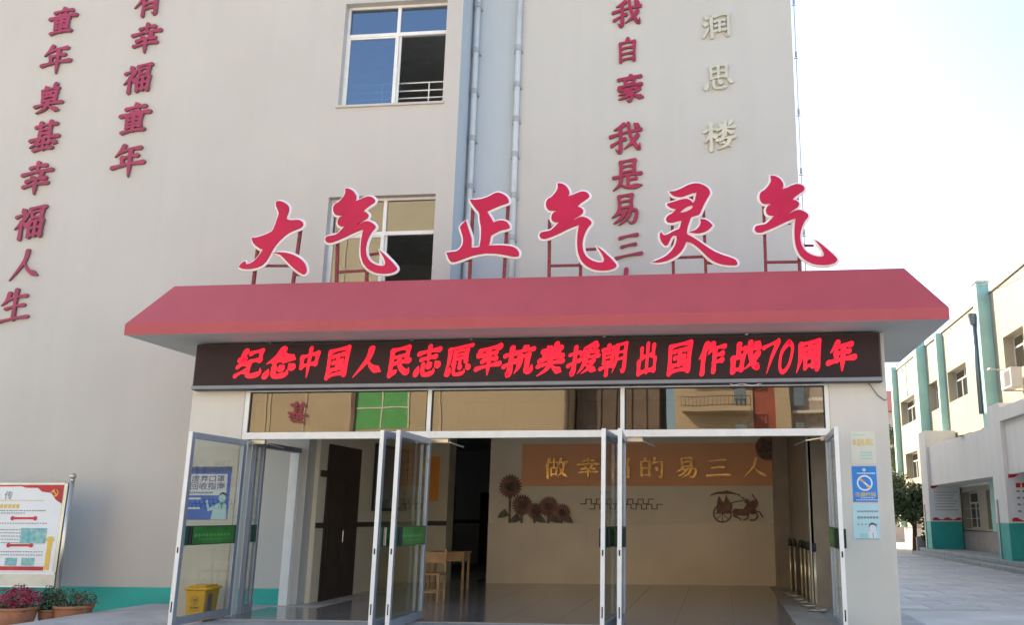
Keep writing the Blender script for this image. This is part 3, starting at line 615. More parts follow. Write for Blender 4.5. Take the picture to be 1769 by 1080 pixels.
LI = [[(262,178),(320,175),(380,150),(440,118),(500,98),(560,100),(610,120),(655,155),(665,195),(640,240),(610,290),(585,345),(560,405),(505,418),(475,430),(462,470),(445,520),(437,560),(435,598),(490,625),(560,670),(630,720),(700,765),(780,800),(860,825),(910,845),(935,880),(925,900),(860,902),(780,893),(710,870),(650,830),(590,770),(530,715),(480,680),(430,668),(410,720),(370,780),(310,825),(240,858),(160,875),(90,872),(150,852),(220,820),(280,770),(320,710),(335,660),(335,610),(300,605),(275,640),(250,700),(225,712),(195,685),(172,640),(170,590),(185,575),(205,610),(250,600),(310,565),(365,545),(375,500),(385,460),(340,470),(290,485),(245,480),(228,450),(250,415),(290,395),(335,350),(280,340),(245,315),(240,298),(300,282),(370,260),(430,248),(470,262),(495,292),(512,275),(525,220),(532,182),(480,195),(420,220),(370,232),(310,222),(285,205)],
      [(362,388),(400,350),(450,320),(498,308),(490,345),(440,372),(400,385)],
      [(565,450),(610,450),(655,475),(688,510),(660,545),(610,575),(550,588),(500,585),(460,575),(520,560),(560,520),(575,480)]]
def smooth_loop(P):
    out = []
    n = len(P)
    for i in range(n):
        a, b_, c_ = P[i-1], P[i], P[(i+1) % n]
        u = (Vector(a)-Vector(b_)); v = (Vector(c_)-Vector(b_)); ang = u.angle(v) if u.length and v.length else 3
        if ang < R(105): out += [b_]
        else: out += [tuple(Vector(b_)+u*.2), tuple(Vector(b_)+v*.2)]
    return out
def big_letter(loops, org, s, label, legs, bars, dx=None):
    W = [[at(*q, BY) for q in tr(L, *org, s)] for L in loops]
    if dx is not None:
        W = [[p+dx for p in L] for L in W]
    xs = [p.x for L in W for p in L]
    t = thing('roof_letter', label, 'sign letter', ((min(xs)+max(xs))/2, BY, TZ), group='large crimson letters standing on the canopy')
    def curve_mesh(name, yoff, ext, bev, m):
        cu = bpy.data.curves.new('c', 'CURVE'); cu.dimensions = '2D' if not bev else '3D'
        if not bev: cu.fill_mode = 'BOTH'; cu.extrude = ext
        else: cu.bevel_depth = bev*1.5; cu.bevel_resolution = 2
        for L in W:
            sm = smooth_loop([(p.x, p.z) for p in L]); sp = cu.splines.new('POLY'); sp.points.add(len(sm)-1)
            for q, pt in zip(sm, sp.points): pt.co = (q[0], q[1], 0, 1)
            sp.use_cyclic_u = True
        o = bpy.data.objects.new('c', cu); COL.objects.link(o)
        me = bpy.data.meshes.new_from_object(o.evaluated_get(bpy.context.evaluated_depsgraph_get())); bpy.data.objects.remove(o)
        for v in me.vertices: x, z, d = v.co; v.co = (x, BY+yoff-d*(.5 if bev else 1), z)
        me.materials.clear(); me.name = name
        return link(name, me, m, t)
    curve_mesh('red_face', -.012, .014, 0, 'letter')
    curve_mesh('white_backing', .018, .012, 0, 'letterw')
    curve_mesh('white_edge', .018, 0, .024, 'letterw')
    lg = None
    for (ax, ay, bx, by) in legs:
        p, q = at(ax, ay, BY+.08), at(bx, by, BY+.08)
        q.z = TZ-.25; q.y = BY+.1
        MB().box(-.022, .022, -.02, .02, 0, 1, T=lambda v: Vector((p.x*(v.z)+q.x*(1-v.z)+v.x, BY+.08+v.y, p.z*v.z+q.z*(1-v.z)))).build('leg', 'redsteel', t)
    for (ax, ay, bx, by) in bars:
        p, q = at(ax, ay, BY+.06), at(bx, by, BY+.06)
        MB().box(0, 1, -.015, .015, -.018, .018, T=lambda v: Vector((p.x*(1-v.x)+q.x*v.x, BY+.07+v.y, p.z*(1-v.x)+q.z*v.x+v.z))).build('cross_bar', 'redsteel', t)
    return t
big_letter(DA, (400, 330), 6.75, 'large crimson 大 with white edge, leftmost on the canopy', [(446, 425, 437, 488), (521, 385, 505, 485)], [(446, 459, 510, 459), (507, 474, 530, 475)])
big_letter(QI, (540, 310), 6.0, 'large crimson 气 in front of the first floor window', [(584, 400, 583, 485), (634, 467, 634, 483)], [(584, 470, 634, 467), (636, 440, 657, 437)])
big_letter(ZH, (760, 310), 6.0, 'large crimson 正 in front of the rainwater pipes', [(817, 360, 811, 478), (878, 350, 870, 476)], [(802, 450, 812, 449)])
top1 = at(597.5, 326, BY)
big_letter(QI, (540, 310), 6.0, 'large crimson 气 between 正 and 灵 on the canopy', [(949.5, 380, 949, 474), (1004, 350, 1003, 474)], [(949, 459, 1003, 458), (950, 393, 1000, 391), (1005, 431, 1031, 430)], dx=at(963.5, 317, BY)-top1)
big_letter(LI, (1110, 300), 5.683, 'large crimson 灵 on the canopy before the grey tower', [(1160, 335, 1164, 472), (1215, 350, 1220, 471)], [(1166, 445, 1219, 443), (1160, 345, 1212, 340), (1219, 454, 1232, 454)])
big_letter(QI, (540, 310), 6.0, 'large crimson 气 rightmost, overlapping the sky edge', [(1319, 350, 1323, 470), (1377, 340, 1381, 469)], [(1322, 453, 1380, 452), (1320, 386, 1366, 385), (1381, 424, 1406, 424)], dx=at(1331, 304, BY)-top1)

# ================================================================== LOBBY
FWY = 19.4
LX0, LX1 = -6.72, 1.44
lob = thing('lobby', 'dim entrance lobby with a cream mural wall seen through the open doors', 'lobby', (-2.5, 16, 0))
zd = at(1100, 905, FWY).z
CORX = -5.0            # left end of the feature wall
MB().box(CORX, LX1, FWY, FWY+.2, zd, 3.6).build('upper_wall', 'lobbyup', lob)
lw = MB().box(CORX, LX1, FWY-.008, FWY+.2, 0, zd).build('lower_wall', 'lobbylow', lob)
for i in range(6):
    for j in range(2):
        x0 = CORX+.01+i*1.073; z0 = .01+j*(zd/2)
        MB().box(x0, x0+1.066, FWY-.016, FWY-.0085, z0, z0+zd/2-.007).build('wall_tile', 'lobbylow', lw)
box('ceiling', -12, LX1+.1, WR+.2, 30, 3.36, 3.6, 'ceil', lob); box('ceiling', -7.0, LX1+.1, WL+.24, WR+.2, 3.36, 3.6, 'ceil', lob)
# left wall with its brown door, dark dado
MB().box(LX0-.2, LX0, WL+.24, FWY, 0, 3.36).build('side_wall', 'lobbyup', lob)
MB().box(LX0+.001, LX0+.006, WL+.25, 14.95, 0, 1.2).box(LX0+.001, LX0+.006, 16.35, FWY-.01, 0, 1.2).build('lower_panel', 'lobbylow', lob)
MB().box(LX0+.001, LX0+.014, WL+.25, 14.93, 1.2, 1.29).box(LX0+.001, LX0+.014, 16.37, FWY-.01, 1.2, 1.29).build('dado_rail', 'dado', lob)
bd = MB().box(LX0+.002, LX0+.03, 14.95, 16.35, 0, 2.62).build('brown_door', 'brown', lob)
MB().box(LX0+.031, LX0+.045, 15.05, 15.60, .15, 2.05).box(LX0+.031, LX0+.045, 15.70, 16.25, .15, 2.05).build('door_panel', 'brown', bd)
MB().tube([(LX0+.08, 15.62, .95), (LX0+.08, 15.62, 1.15)], .012, 8).build('handle', 'steel', bd)
# right wall
MB().box(LX1-.012, LX1-.002, WR, FWY+.2, 0, 3.36).build('side_wall', 'browntile', lob)
MB().box(LX1-.02, LX1-.0125, WR+.21, FWY-.36, 0, .94).build('lower_panel', 'brown', lob)
MB().box(1.12, LX1-.014, FWY-.35, FWY-.018, 0, 3.36).build('corner_pier', 'browntile', lob)
# pier left of the corridor
MB().box(LX0, -5.93, FWY, FWY+.5, 0, 3.36).build('pier', 'pier_wall', lob)
MB().box(LX0, -5.925, FWY-.012, FWY-.001, 1.2, 1.3).build('dado_rail', 'dado', lob)
# corridor beyond
co = MB(); co.poly([(-12, 27, 0), (CORX+1, 27, 0), (CORX+1, 27, 3.36), (-12, 27, 3.36)]); co.poly([(CORX+.001, FWY+.2, 0), (CORX+.001, 27, 0), (CORX+.001, 27, 3.36), (CORX+.001, FWY+.2, 3.36)])
co.build('corridor_wall', 'bluewall', lob)
MB().box(-7.2, -6.75, 26.9, 26.99, 0, 2.1).box(-8.7, -8.0, 26.9, 26.99, 0, 2.3).box(-6.45, -6.3, 26.95, 26.99, 0, 3.3).build('corridor_door', 'brown', lob)
MB().box(-12, CORX, 26.97, 26.995, 1.2, 1.3).build('dado_rail', 'dado', lob)
# orange panel, gold characters, reliefs
op0, op1 = at(903, 765, FWY), at(1355, 840, FWY)
op = MB().box(op0.x, op1.x, FWY-.02, FWY-.001, op1.z, 2.95).build('mural_panel', 'orange')
tag(op, 'long orange panel behind the gold characters on the lobby wall', 'panel')
for ch, px, l in (('做', 961, 'gold character 做, first from the left on the orange panel'), ('幸', 1016, 'gold character 幸 left of the middle door stile'), ('福', 1069, 'gold character 福 behind the middle door stiles'),
              ('的', 1125, 'gold character 的 just right of the middle door stiles'), ('易', 1186, 'gold character 易, third from the right on the orange panel'), ('三', 1240, 'gold character 三 of three bars on the orange panel'), ('人', 1304, 'gold character 人, last on the right of the orange panel')):
    p = at(px, 809, FWY-.05)
    tag(glyph_mesh(ch, p.x, p.z, .52, .43, FWY-.06, .035, 10.5, slant=0).build('gold_character', ['gold', 'mural']), l, 'sign letter', 'gold characters on the lobby wall')
sf = (('tall round sunflower relief at the left end of the lobby wall', 882, 841, 19, 905), ('second bronze sunflower relief, right of the tall one', 902, 873, 17, 905), ('small low sunflower relief in the middle of the five', 924, 884, 13, 905),
      ('bronze sunflower relief right of the small middle one', 948, 876, 16, 905), ('rightmost bronze sunflower relief of the five', 971, 886, 14, 905))
for i, (l, px, py, r, pb) in enumerate(sf):
    c0 = at(px, py, FWY-.06); rr = r*(FWY/F); yb = FWY-.05-.006*i
    t = thing('sunflower_relief', l, 'wall relief', (c0.x, FWY, c0.z), group='sunflower reliefs on the lobby wall')
    b = MB()
    for q in range(22):
        a = 2*math.pi*q/22+.1*i; a2 = .13
        b.poly([(c0.x+rr*.45*math.cos(a-a2), yb, c0.z+rr*.45*math.sin(a-a2)), (c0.x+rr*.85*math.cos(a-a2), yb-.012, c0.z+rr*.85*math.sin(a-a2)), (c0.x+rr*1.12*math.cos(a), yb-.004, c0.z+rr*1.12*math.sin(a)), (c0.x+rr*.85*math.cos(a+a2), yb-.012, c0.z+rr*.85*math.sin(a+a2)), (c0.x+rr*.45*math.cos(a+a2), yb, c0.z+rr*.45*math.sin(a+a2))])
    b.disc((c0.x, yb+.01, c0.z), rr*.8, 24, 0, .03); b.build('petals', 'mural', t)
    MB().lathe([(0.001, 0), (rr*.3, 0), (rr*.42, 0)], (0, 0, 0), 16); d = MB().disc((c0.x, yb-.015, c0.z), rr*.42, 20, 0, .02); d.build('seed_head', 'bark', t)
    MB().box(c0.x-.02-.01, c0.x+.012, yb+.005, FWY-.02, zd+.0, c0.z-rr*.7).build('stem', 'mural', t)
    s_ = -1 if i in (0, 1) else 1
    lx, lz = c0.x-.01, zd+(.16 if i == 0 else .06)
    MB().poly([(lx, yb, lz), (lx+s_*.10, yb-.01, lz+.14), (lx+s_*.2, yb-.01, lz+.06), (lx+s_*.26, yb, lz-.05), (lx+s_*.14, yb, lz-.05)][::s_]).build('leaf', 'muralg', t)
# fret line
def fret(px0, px1, py, up, label):
    n = int((px1-px0)/9); pts = []
    for i in range(n+1):
        x = px0+i*9; y = (py-4 if i % 2 else py+4)
        pts += [(x, y), (x+9, y)]
    W = [at(*q, FWY-.03) for q in pts]
    b = MB()
    for a, c_ in zip(W, W[1:]):
        x0, x1 = sorted((a.x, c_.x)); z0, z1 = sorted((a.z, c_.z)); b.box(x0-.008, x1+.008, FWY-.03, FWY-.004, z0-.008, z1+.008)
    tag(b.build('fret_relief', 'mural'), label, 'wall relief', 'fret lines on the lobby wall')
fret(1003, 1124, 867, 1, 'upper dark meander line relief in the middle of the lobby wall'); fret(1018, 1140, 876, 1, 'lower dark meander line relief in the middle of the lobby wall')
dc = at(1327, 774, FWY-.05)
rd = thing('round_relief', 'dark round carved disc at the upper right of the lobby wall', 'wall relief', (dc.x, FWY, dc.z))
MB().disc((dc.x, FWY-.05, dc.z), .27, 32, 0, .04).build('disc', 'mural', rd)
b = MB()
for q in range(9):
    a = q*.7; rr = .09+.09*(q % 2); b.disc((dc.x+rr*math.cos(a), FWY-.056, dc.z+rr*math.sin(a)), .04, 10, 0, .006)
b.build('carving', 'bark', rd)
# chariot relief
ch_ = thing('chariot_relief', 'dark bronze relief of a parasol chariot drawn by horses', 'wall relief', at(1272, 880, FWY), )
def R2(pts, closed=True): return [at(1210+x/10.8, 820+y/10.8, FWY-.04) for x, y in pts]
def flatshape(pts, name, y=FWY-.04, m='mural', dep=.03):
    W = R2(pts); n = len(W); b = MB(); b.poly([(p.x, y, p.z) for p in W][::-1])
    for i in range(n):
        a, c_ = W[i], W[(i+1) % n]; b.poly([(a.x, y, a.z), (c_.x, y, c_.z), (c_.x, y+dep, c_.z), (a.x, y+dep, a.z)])
    return b.build(name, m, ch_)
def line(pts, r, name, dy=0): return MB().tube([(p.x, FWY-.035+dy, p.z) for p in R2(pts)], r, 6).build(name, 'mural', ch_)
flatshape([(170,420),(200,375),(300,330),(440,315),(490,300),(560,320),(680,360),(740,380),(725,425),(700,385),(600,370),(480,365),(300,370),(215,395)], 'parasol')
flatshape([(300,730),(310,560),(320,470),(350,400),(385,460),(420,530),(455,470),(475,370),(500,430),(550,530),(590,560),(590,640),(560,720)], 'riders', FWY-.046)
line([(410+165*math.cos(a/16*2*math.pi), 730+165*math.sin(a/16*2*math.pi)) for a in range(17)], .013, 'wheel')
for k in range(4): line([(410+160*math.cos(k*.785), 730+160*math.sin(k*.785)), (410-160*math.cos(k*.785), 730-160*math.sin(k*.785))], .006, 'spoke', dy=.004*k)
flatshape([(590,690),(640,640),(800,650),(860,560),(800,500),(850,470),(920,500),(940,620),(900,780),(720,770),(620,800)], 'rear_horse', FWY-.05)
flatshape([(900,700),(915,520),(990,480),(1060,480),(1080,530),(1060,610),(1020,640),(1060,700),(1050,740),(960,750)], 'front_horse', FWY-.044)
line([(560,540), (660,510), (800,495)], .01, 'rein'); line([(760,425), (820,470), (900,475)], .012, 'plume'); line([(960,370), (1010,440), (1060,500)], .013, 'plume', .003)
line([(640,790), (720,820), (760,860)], .014, 'horse_leg'); line([(900,780), (860,840), (800,850)], .014, 'horse_leg', .002); line([(1060,740), (1060,810), (1000,860), (920,855)], .015, 'horse_leg', .004); line([(1060,690), (1110,710), (1160,800)], .013, 'horse_leg', .006)
# brass queue posts
def stanchion(px, py, label, first=[None]):
    p = atz(px, py, .012)
    if first[0] is None:
        t = thing('queue_post', label, 'queue post', p, 'queue posts by the right lobby wall', local=True)
        MB().lathe([(0, 0), (.15, 0), (.16, .015), (.155, .03), (.06, .05), (.03, .07)], n=24).build('base', 'steel', t, smooth=True)
        MB().tube([(0, 0, .06), (0, 0, .88)], .02, 14).build('pole', 'brass', t, smooth=True)
        MB().lathe([(0, .87), (.032, .87), (.034, .9), (.034, .98), (.02, 1.0), (0, 1.0)], n=18).build('head', 'black', t, smooth=True)
        first[0] = t
    else:
        t = first[0].copy(); COL.objects.link(t); t.location = p; t['label'] = label
        for c_ in first[0].children: d = c_.copy(); COL.objects.link(d); d.parent = t
    return t
for px, py, l in ((1368, 1028, 'farthest brass queue post by the right lobby wall'), (1376, 1031, 'second farthest brass queue post by the right wall'), (1387, 1037, 'third brass queue post from the far end'),
               (1394, 1042, 'fourth brass queue post from the far end'), (1401, 1048, 'second nearest brass queue post by the right wall'), (1411, 1056, 'nearest brass queue post beside the right door leaf')):
    stanchion(px, py, l)
# wooden stools/chairs at the pier
def stool(x, y, label, back):
    t = thing('wooden_chair', label, 'chair', (x, y, .012), 'wooden furniture by the corridor')
    for dx in (0, .36):
        for dy in (0, .36): MB().box(x+dx, x+dx+.035, y+dy, y+dy+.035, .012, .44 if not (back and dy) else .85).build('leg', 'wood', t)
    MB().box(x-.01, x+.405, y-.01, y+.405, .44, .465).build('seat', 'wood', t, bevel=.004)
    MB().box(x+.005, x+.39, y+.005, y+.02, .15, .18).build('stretcher', 'wood', t); MB().box(x+.005, x+.39, y+.375, y+.39, .15, .18).build('stretcher', 'wood', t)
    if back: MB().box(x+.035, x+.36, y+.365, y+.385, .62, .80).build('backrest', 'wood', t)
p = atz(745, 1042, 0); stool(p.x-.28, p.y, 'pale wooden chair in front of the lit lobby pier', True)
p = atz(760, 1030, 0)
tb = thing('wooden_table', 'small pale wooden desk standing at the corridor corner', 'table', (p.x, p.y+1.2, .012))
x, y = p.x-.60, p.y+1.0
MB().box(x, x+.75, y, y+.45, .70, .73).box(x+.02, x+.73, y+.02, y+.43, .55, .699).build('tabletop', 'wood', tb)
for dx in (0.02, .69):
    for dy in (.02, .39): MB().box(x+dx, x+dx+.04, y+dy, y+dy+.04, .012, .549).build('leg', 'wood', tb)
# pictures in the lobby
def picture(y0, y1, z0, z1, label):
    t = thing('picture_frame', label, 'picture', (LX0, (y0+y1)/2, z0))
    MB().box(LX0+.002, LX0+.02, y0, y1, z0, z1).build('print', 'greypr', t)
    MB().box(LX0+.002, LX0+.04, y0-.05, y0, z0-.05, z1+.05).box(LX0+.002, LX0+.04, y1, y1+.05, z0-.05, z1+.05).box(LX0+.002, LX0+.04, y0, y1, z0-.05, z0).box(LX0+.002, LX0+.04, y0, y1, z1, z1+.05).build('frame', 'brown', t)
picture(17.1, 18.9, 1.55, 2.75, 'dark framed picture on the left lobby wall beyond the brown door')
pq = at(754, 830, FWY)
tag(MB().box(pq.x-.15, pq.x+.06, FWY-.012, FWY-.001, 1.72, 2.7).build('hanging_scroll', 'orangepr'), 'narrow orange scroll on the lit pier beside the corridor', 'scroll')
tag(MB().box(LX0+.001, LX0+.03, 14.70, 14.93, 2.05, 2.16).build('room_sign', 'dado'), 'small dark room sign beside the brown lobby door', 'sign')

# ================================================================== POSTERS ON THE PILLARS
def poster(name, label, px0, py0, px1, py1, m, Y=PY, tilt=0):
    a, b_ = at(px0, py0, Y), at(px1, py1, Y)
    c_ = ((a.x+b_.x)/2, Y, (a.z+b_.z)/2)
    t = thing(name, label, 'poster', c_)
    MB().box(a.x, b_.x, Y-.005, Y-.001, b_.z, a.z).build('sheet', m, t)
    return t, a.x, b_.x, b_.z, a.z
PYp = PY-.006
t, x0, x1, z0, z1 = poster('notice', 'ivory notice with yellow heading at the top of the right pillar', 1468, 746, 1514, 801, 'ivory')
text_mesh('heading', '体温检测区', (x0+x1)/2, z0+(z1-z0)*.66, .10, PYp, 'goldpr', t, .012, (x1-x0)*.84)
b = MB(); 
for i in range(3): b.box(x0+.12, x1-.05, PYp-.001, PYp, z0+.06+i*.04, z0+.075+i*.04)
b.box(x0+.03, x0+.2, PYp-.001, PYp, z1-.05, z1-.042); b.build('small_print', 'mint', t)
t, x0, x1, z0, z1 = poster('no_smoking_sign', 'blue no smoking campus sign in the middle of the right pillar', 1471, 806, 1517, 868, 'blueno')
W_ = x1-x0; H_ = z1-z0; xc = (x0+x1)/2; zc2 = z0+H_*.53
text_mesh('heading', '无烟校园', xc, z0+H_*.21, .062, PYp, 'goldpr', t, .012, W_*.84)
b = MB(); ro, ri = .105, .084
for i in range(36):
    a, a2 = 2*math.pi*i/36, 2*math.pi*(i+1)/36
    b.poly([(xc+ri*math.cos(a), PYp, zc2+ri*math.sin(a)), (xc+ro*math.cos(a), PYp, zc2+ro*math.sin(a)), (xc+ro*math.cos(a2), PYp, zc2+ro*math.sin(a2)), (xc+ri*math.cos(a2), PYp, zc2+ri*math.sin(a2))][::-1])
b.build('ring', 'white', t)
def bar(x, z, l, h, ang, m, y, nm):
    c0, s0 = math.cos(ang), math.sin(ang)
    MB().poly([(x+c0*u-s0*v, y, z+s0*u+c0*v) for u, v in ((-l/2, -h/2), (l/2, -h/2), (l/2, h/2), (-l/2, h/2))]).build(nm, m, t)
bar(xc, zc2, .19, .022, R(-42), 'white', PYp-.001, 'slash'); bar(xc-.03, zc2+.035, .08, .022, R(-42), 'orangepr', PYp-.0016, 'cigarette'); bar(xc+.04, zc2-.055, .05, .022, R(-42), 'orangepr', PYp-.0016, 'cigarette_tip')
MB().disc((xc, PYp, z1-.05), .025, 16).build('badge', 'mint', t); MB().disc((xc, PYp-.001, z1-.05), .012, 12).build('badge_centre', 'white', t)
b = MB()
for i in range(11): b.box(x0+.07+i*.022, x0+.07+i*.022+.015, PYp-.001, PYp, z1-.105, z1-.088)
for i in range(14): b.box(x0+.04+i*.021, x0+.04+i*.021+.013, PYp-.001, PYp, z0+.022, z0+.034)
for i in range(9): b.box(x0+.1+i*.021, x0+.1+i*.021+.013, PYp-.001, PYp, z0+.05, z0+.06)
b.build('small_print', 'white', t)
t, x0, x1, z0, z1 = poster('health_notice', 'pale cyan health notice with a small figure, lowest on the right pillar', 1472, 871, 1522, 934, 'cyanpr')
W_ = x1-x0; H_ = z1-z0
b = MB()
for r_, (n_, sc) in enumerate(((9, .030), (7, .042), (6, .026))):
    for i in range(n_): b.box(x0+.06+i*W_*.8/n_, x0+.06+i*W_*.8/n_+sc*.8, PYp-.001, PYp, z1-.11-r_*.085, z1-.11-r_*.085+sc*.7)
b.box(x0+.02, x1-.02, PYp-.001, PYp, z0+.01, z0+.02); b.build('small_print', 'greypr', t)
MB().disc((x1-.1, PYp-.001, z0+.16), .045, 16).build('face', 'white', t); MB().disc((x1-.1, PYp-.0005, z0+.178), .05, 16).build('hair', 'black', t)
MB().box(x1-.15, x1-.05, PYp-.001, PYp-.0001, z0+.022, z0+.115).build('coat', 'white', t); MB().box(x1-.105, x1-.095, PYp-.002, PYp-.0012, z0+.03, z0+.1).build('tie', 'greypr', t)
MB().box(x1-.27, x1-.17, PYp-.001, PYp, z0+.03, z0+.09).build('mask', 'mint', t)
# blue recycling poster on the left pillar
t, x0, x1, z0, z1 = poster('recycling_poster', 'blue face mask recycling guide poster on the left pillar behind the door', 327, 807, 392, 899, 'bluepr')
W_ = x1-x0; H_ = z1-z0; xc = (x0+x1)/2
MB().box(x0, x1, PYp-.001, PYp, z1-H_*.10, z1).build('header', 'bluepr2', t)
MB().box(x0+.02, x1-.05, PYp-.001, PYp, z0+H_*.46, z0+H_*.86).build('white_box', 'white', t)
text_mesh('title', '废弃口罩', xc-.01, z0+H_*.775, .095, PYp-.002, 'bluepr2', t, .010, W_*.76)
text_mesh('title', '回收指南', xc-.01, z0+H_*.635, .11, PYp-.002, 'bluepr2', t, .010, W_*.80)
b = MB()
for i in range(11): b.box(x0+.05+i*.034, x0+.05+i*.034+.022, PYp-.003, PYp-.0015, z0+H_*.495, z0+H_*.525)
b.build('small_print', 'bluepr2', t)
b = MB()
for z in (.38, .2): b.box(x0+.04, x0+.24, PYp-.001, PYp, z0+H_*z, z0+H_*(z+.035))
b.build('caption', 'white', t)
b = MB(); px_ = x1-.13
b.poly([(px_-.12, PYp-.002, z0+.005), (px_-.09, PYp-.002, z0+.16), (px_-.06, PYp-.002, z0+.22), (px_+.03, PYp-.002, z0+.26), (px_+.10, PYp-.002, z0+.22), (px_+.12, PYp-.002, z0+.005)][::-1])
b.poly([(px_-.08, PYp-.0025, z0+.15), (px_-.17, PYp-.0025, z0+.12), (px_-.21, PYp-.0025, z0+.24), (px_-.18, PYp-.0025, z0+.24), (px_-.15, PYp-.0025, z0+.17), (px_-.05, PYp-.0025, z0+.22)])
b.disc((px_-.195, PYp-.003, z0+.26), .022, 10); b.disc((px_+.03, PYp-.003, z0+.31), .055, 16); b.build('doctor', 'cyanpr', t)
MB().disc((px_+.035, PYp-.0022, z0+.335), .06, 16).build('hair', 'black', t)
MB().poly([(px_+.0, PYp-.004, z0+.25), (px_+.06, PYp-.004, z0+.25), (px_+.03, PYp-.004, z0+.14)][::-1]).build('collar', 'teal', t)

# ================================================================== YELLOW BIN
p = atz(345, 1068, 0); bx, by = p.x-.02, 12.12
bn = thing('waste_bin', 'yellow medical waste bin with a biohazard mark beside the left door', 'bin', (bx, by, 0))
b = MB(); k0 = 0
def taper(x0, x1, y0, y1, z0, z1, e):
    P = [(x0+e, y0+e, z0), (x1-e, y0+e, z0), (x1-e, y1-e, z0), (x0+e, y1-e, z0), (x0, y0, z1), (x1, y0, z1), (x1, y1, z1), (x0, y1, z1)]
    m = MB(); m.v = P; m.f = [(3, 2, 1, 0), (4, 5, 6, 7), (0, 1, 5, 4), (1, 2, 6, 5), (2, 3, 7, 6), (3, 0, 4, 7)]; m.m = [0]*6; return m
BX0, BX1, BZ = at(318, 1040, 11.96).x, at(353, 1040, 11.96).x, at(340, 1021, 11.96).z
by = 12.13
taper(BX0, BX1, by-.16, by+.2, .002, BZ, .025).build('body', 'yellow', bn, bevel=.015)
MB().box(BX0-.02, BX1+.02, by-.18, by+.22, BZ+.001, BZ+.04).box(BX0+.02, BX1-.02, by-.14, by+.18, BZ+.04, BZ+.065).build('lid', 'yellow', bn, bevel=.012)
MB().box(BX1-.012, BX1+.004, by-.10, by+.02, .1, BZ-.05).build('side_recess', 'alud', bn)
text_mesh('biohazard_mark', '☣', (BX0+BX1)/2, BZ-.13, .11, by-.158, 'black', bn, .0)
text_mesh('lettering', '医疗废物', (BX0+BX1)/2, BZ-.225, .03, by-.153, 'black', bn, .008)
text_mesh('lettering', 'MEDICAL WASTE', (BX0+BX1)/2, BZ-.265, .014, by-.152, 'black', bn)

# ================================================================== NOTICE BOARD
NY = 13.6
nb = thing('notice_board', 'steel framed notice board with red ribbon poster at far left', 'notice board', (-10.9, NY, -.16))
a = at(102, 838, NY); b2 = at(100, 990, NY); NX = at(104, 910, NY).x
zt, zb_ = a.z, b2.z
MB().tube([(NX+.10, NY, -.16), (NX+.10, NY, zt+.06)], .035, 16).build('post', 'steel', nb, smooth=True)
MB().lathe([(.001, 0), (.03, 0), (.045, .01), (.02, .025), (.035, .035), (.055, .075), (.035, .115), (.001, .13)], (NX+.10, NY, zt+.06), 18).build('ball', 'steel', nb, smooth=True)
MB().tube([(NX-2.4, NY, -.16), (NX-2.4, NY, zt+.06)], .035, 16).build('post', 'steel', nb, smooth=True)
MB().box(NX-2.3, NX+.0, NY-.03, NY+.03, zb_-.22, zb_).box(NX-.0, NX+.055, NY-.03, NY+.03, zb_-.22, zt+.02).box(NX-2.3, NX, NY-.03, NY+.03, zt-.0, zt+.03).build('frame', 'steel', nb)
MB().box(NX-2.3, NX+.05, NY-.05, NY-.031, zb_-.03, zb_+.01).box(NX-2.3, NX+.05, NY-.04, NY-.031, zb_-.225, zb_-.205).build('trim', 'alu', nb)
ps = MB().box(NX-2.29, NX-.01, NY-.02, NY+.0, zb_+.01, zt-.0).build('poster', 'white', nb)
yy = NY-.022; PH = zt-zb_
def px(u, v): return (NX-.02-u, yy, zt-v)
MB().poly([(NX-.01, yy-.003, zt-.005), (NX-.01, yy-.003, zt-.30), (NX-.12, yy-.003, zt-.24), (NX-.22, yy-.003, zt-.13), (NX-.38, yy-.003, zt-.11), (NX-.46, yy-.003, zt-.05), (NX-.66, yy-.003, zt-.05), (NX-.75, yy-.003, zt-.025), (NX-1.3, yy-.003, zt-.03), (NX-1.3, yy-.003, zt-.005)]).build('red_ribbon', 'redpr', ps)
# sickle and hammer in yellow
em = MB(); ex, ez = NX-.15, zt-.13
for i in range(9):
    a0, a1 = R(-150+i*25), R(-150+(i+1)*25); r0, r1 = .045, .062-.0015*abs(i-3)
    em.poly([(ex+r0*math.cos(a0), yy-.005, ez+r0*math.sin(a0)), (ex+r1*math.cos(a0), yy-.005, ez+r1*math.sin(a0)), (ex+r1*math.cos(a1), yy-.005, ez+r1*math.sin(a1)), (ex+r0*math.cos(a1), yy-.005, ez+r0*math.sin(a1))][::-1])
for (cx0, cz0, l, h, an) in ((0, 0, .11, .018, 135), (-.035, .03, .06, .028, 45)):
    c0, s0 = math.cos(R(an)), math.sin(R(an)); em.poly([(ex+cx0+c0*u-s0*v, yy-.0065-(.001 if an == 45 else 0), ez+cz0+s0*u+c0*v) for u, v in ((-l/2, -h/2), (l/2, -h/2), (l/2, h/2), (-l/2, h/2))])
em.build('emblem', 'goldpr', ps)
b = MB(); 
def row(u0, u1, v, h, seg=.03, gap=.012, jit=True):
    u = u0
    while u < u1: b.box(NX-.02-u-seg, NX-.02-u, yy-.002, yy-.001, zt-v-h, zt-v); u += seg+gap*(random.uniform(.6, 1.6) if jit else 1)
row(.25, 2.2, .40, .016); row(.6, 2.2, .44, .016)
for i in range(5): row(.55, 1.2, .70+i*.05, .014)
row(.2, 2.2, .60, .014)
for v in (1.04, 1.09): row(.2, 2.2, v, .014)
b.build('small_print', 'greypr', ps)
b = MB(); row(.72, 1.25, .31, .06, .05, .02, False); row(.3, 2.2, .245, .008, .2, 0.0001, False); b.build('heading', 'goldpr', ps)
text_mesh('title', '传', NX-.95, zt-.17, .14, yy-.003, 'greypr', ps, .008); text_mesh('title', '宣', NX-1.2, zt-.17, .14, yy-.003, 'greypr', ps, .008)
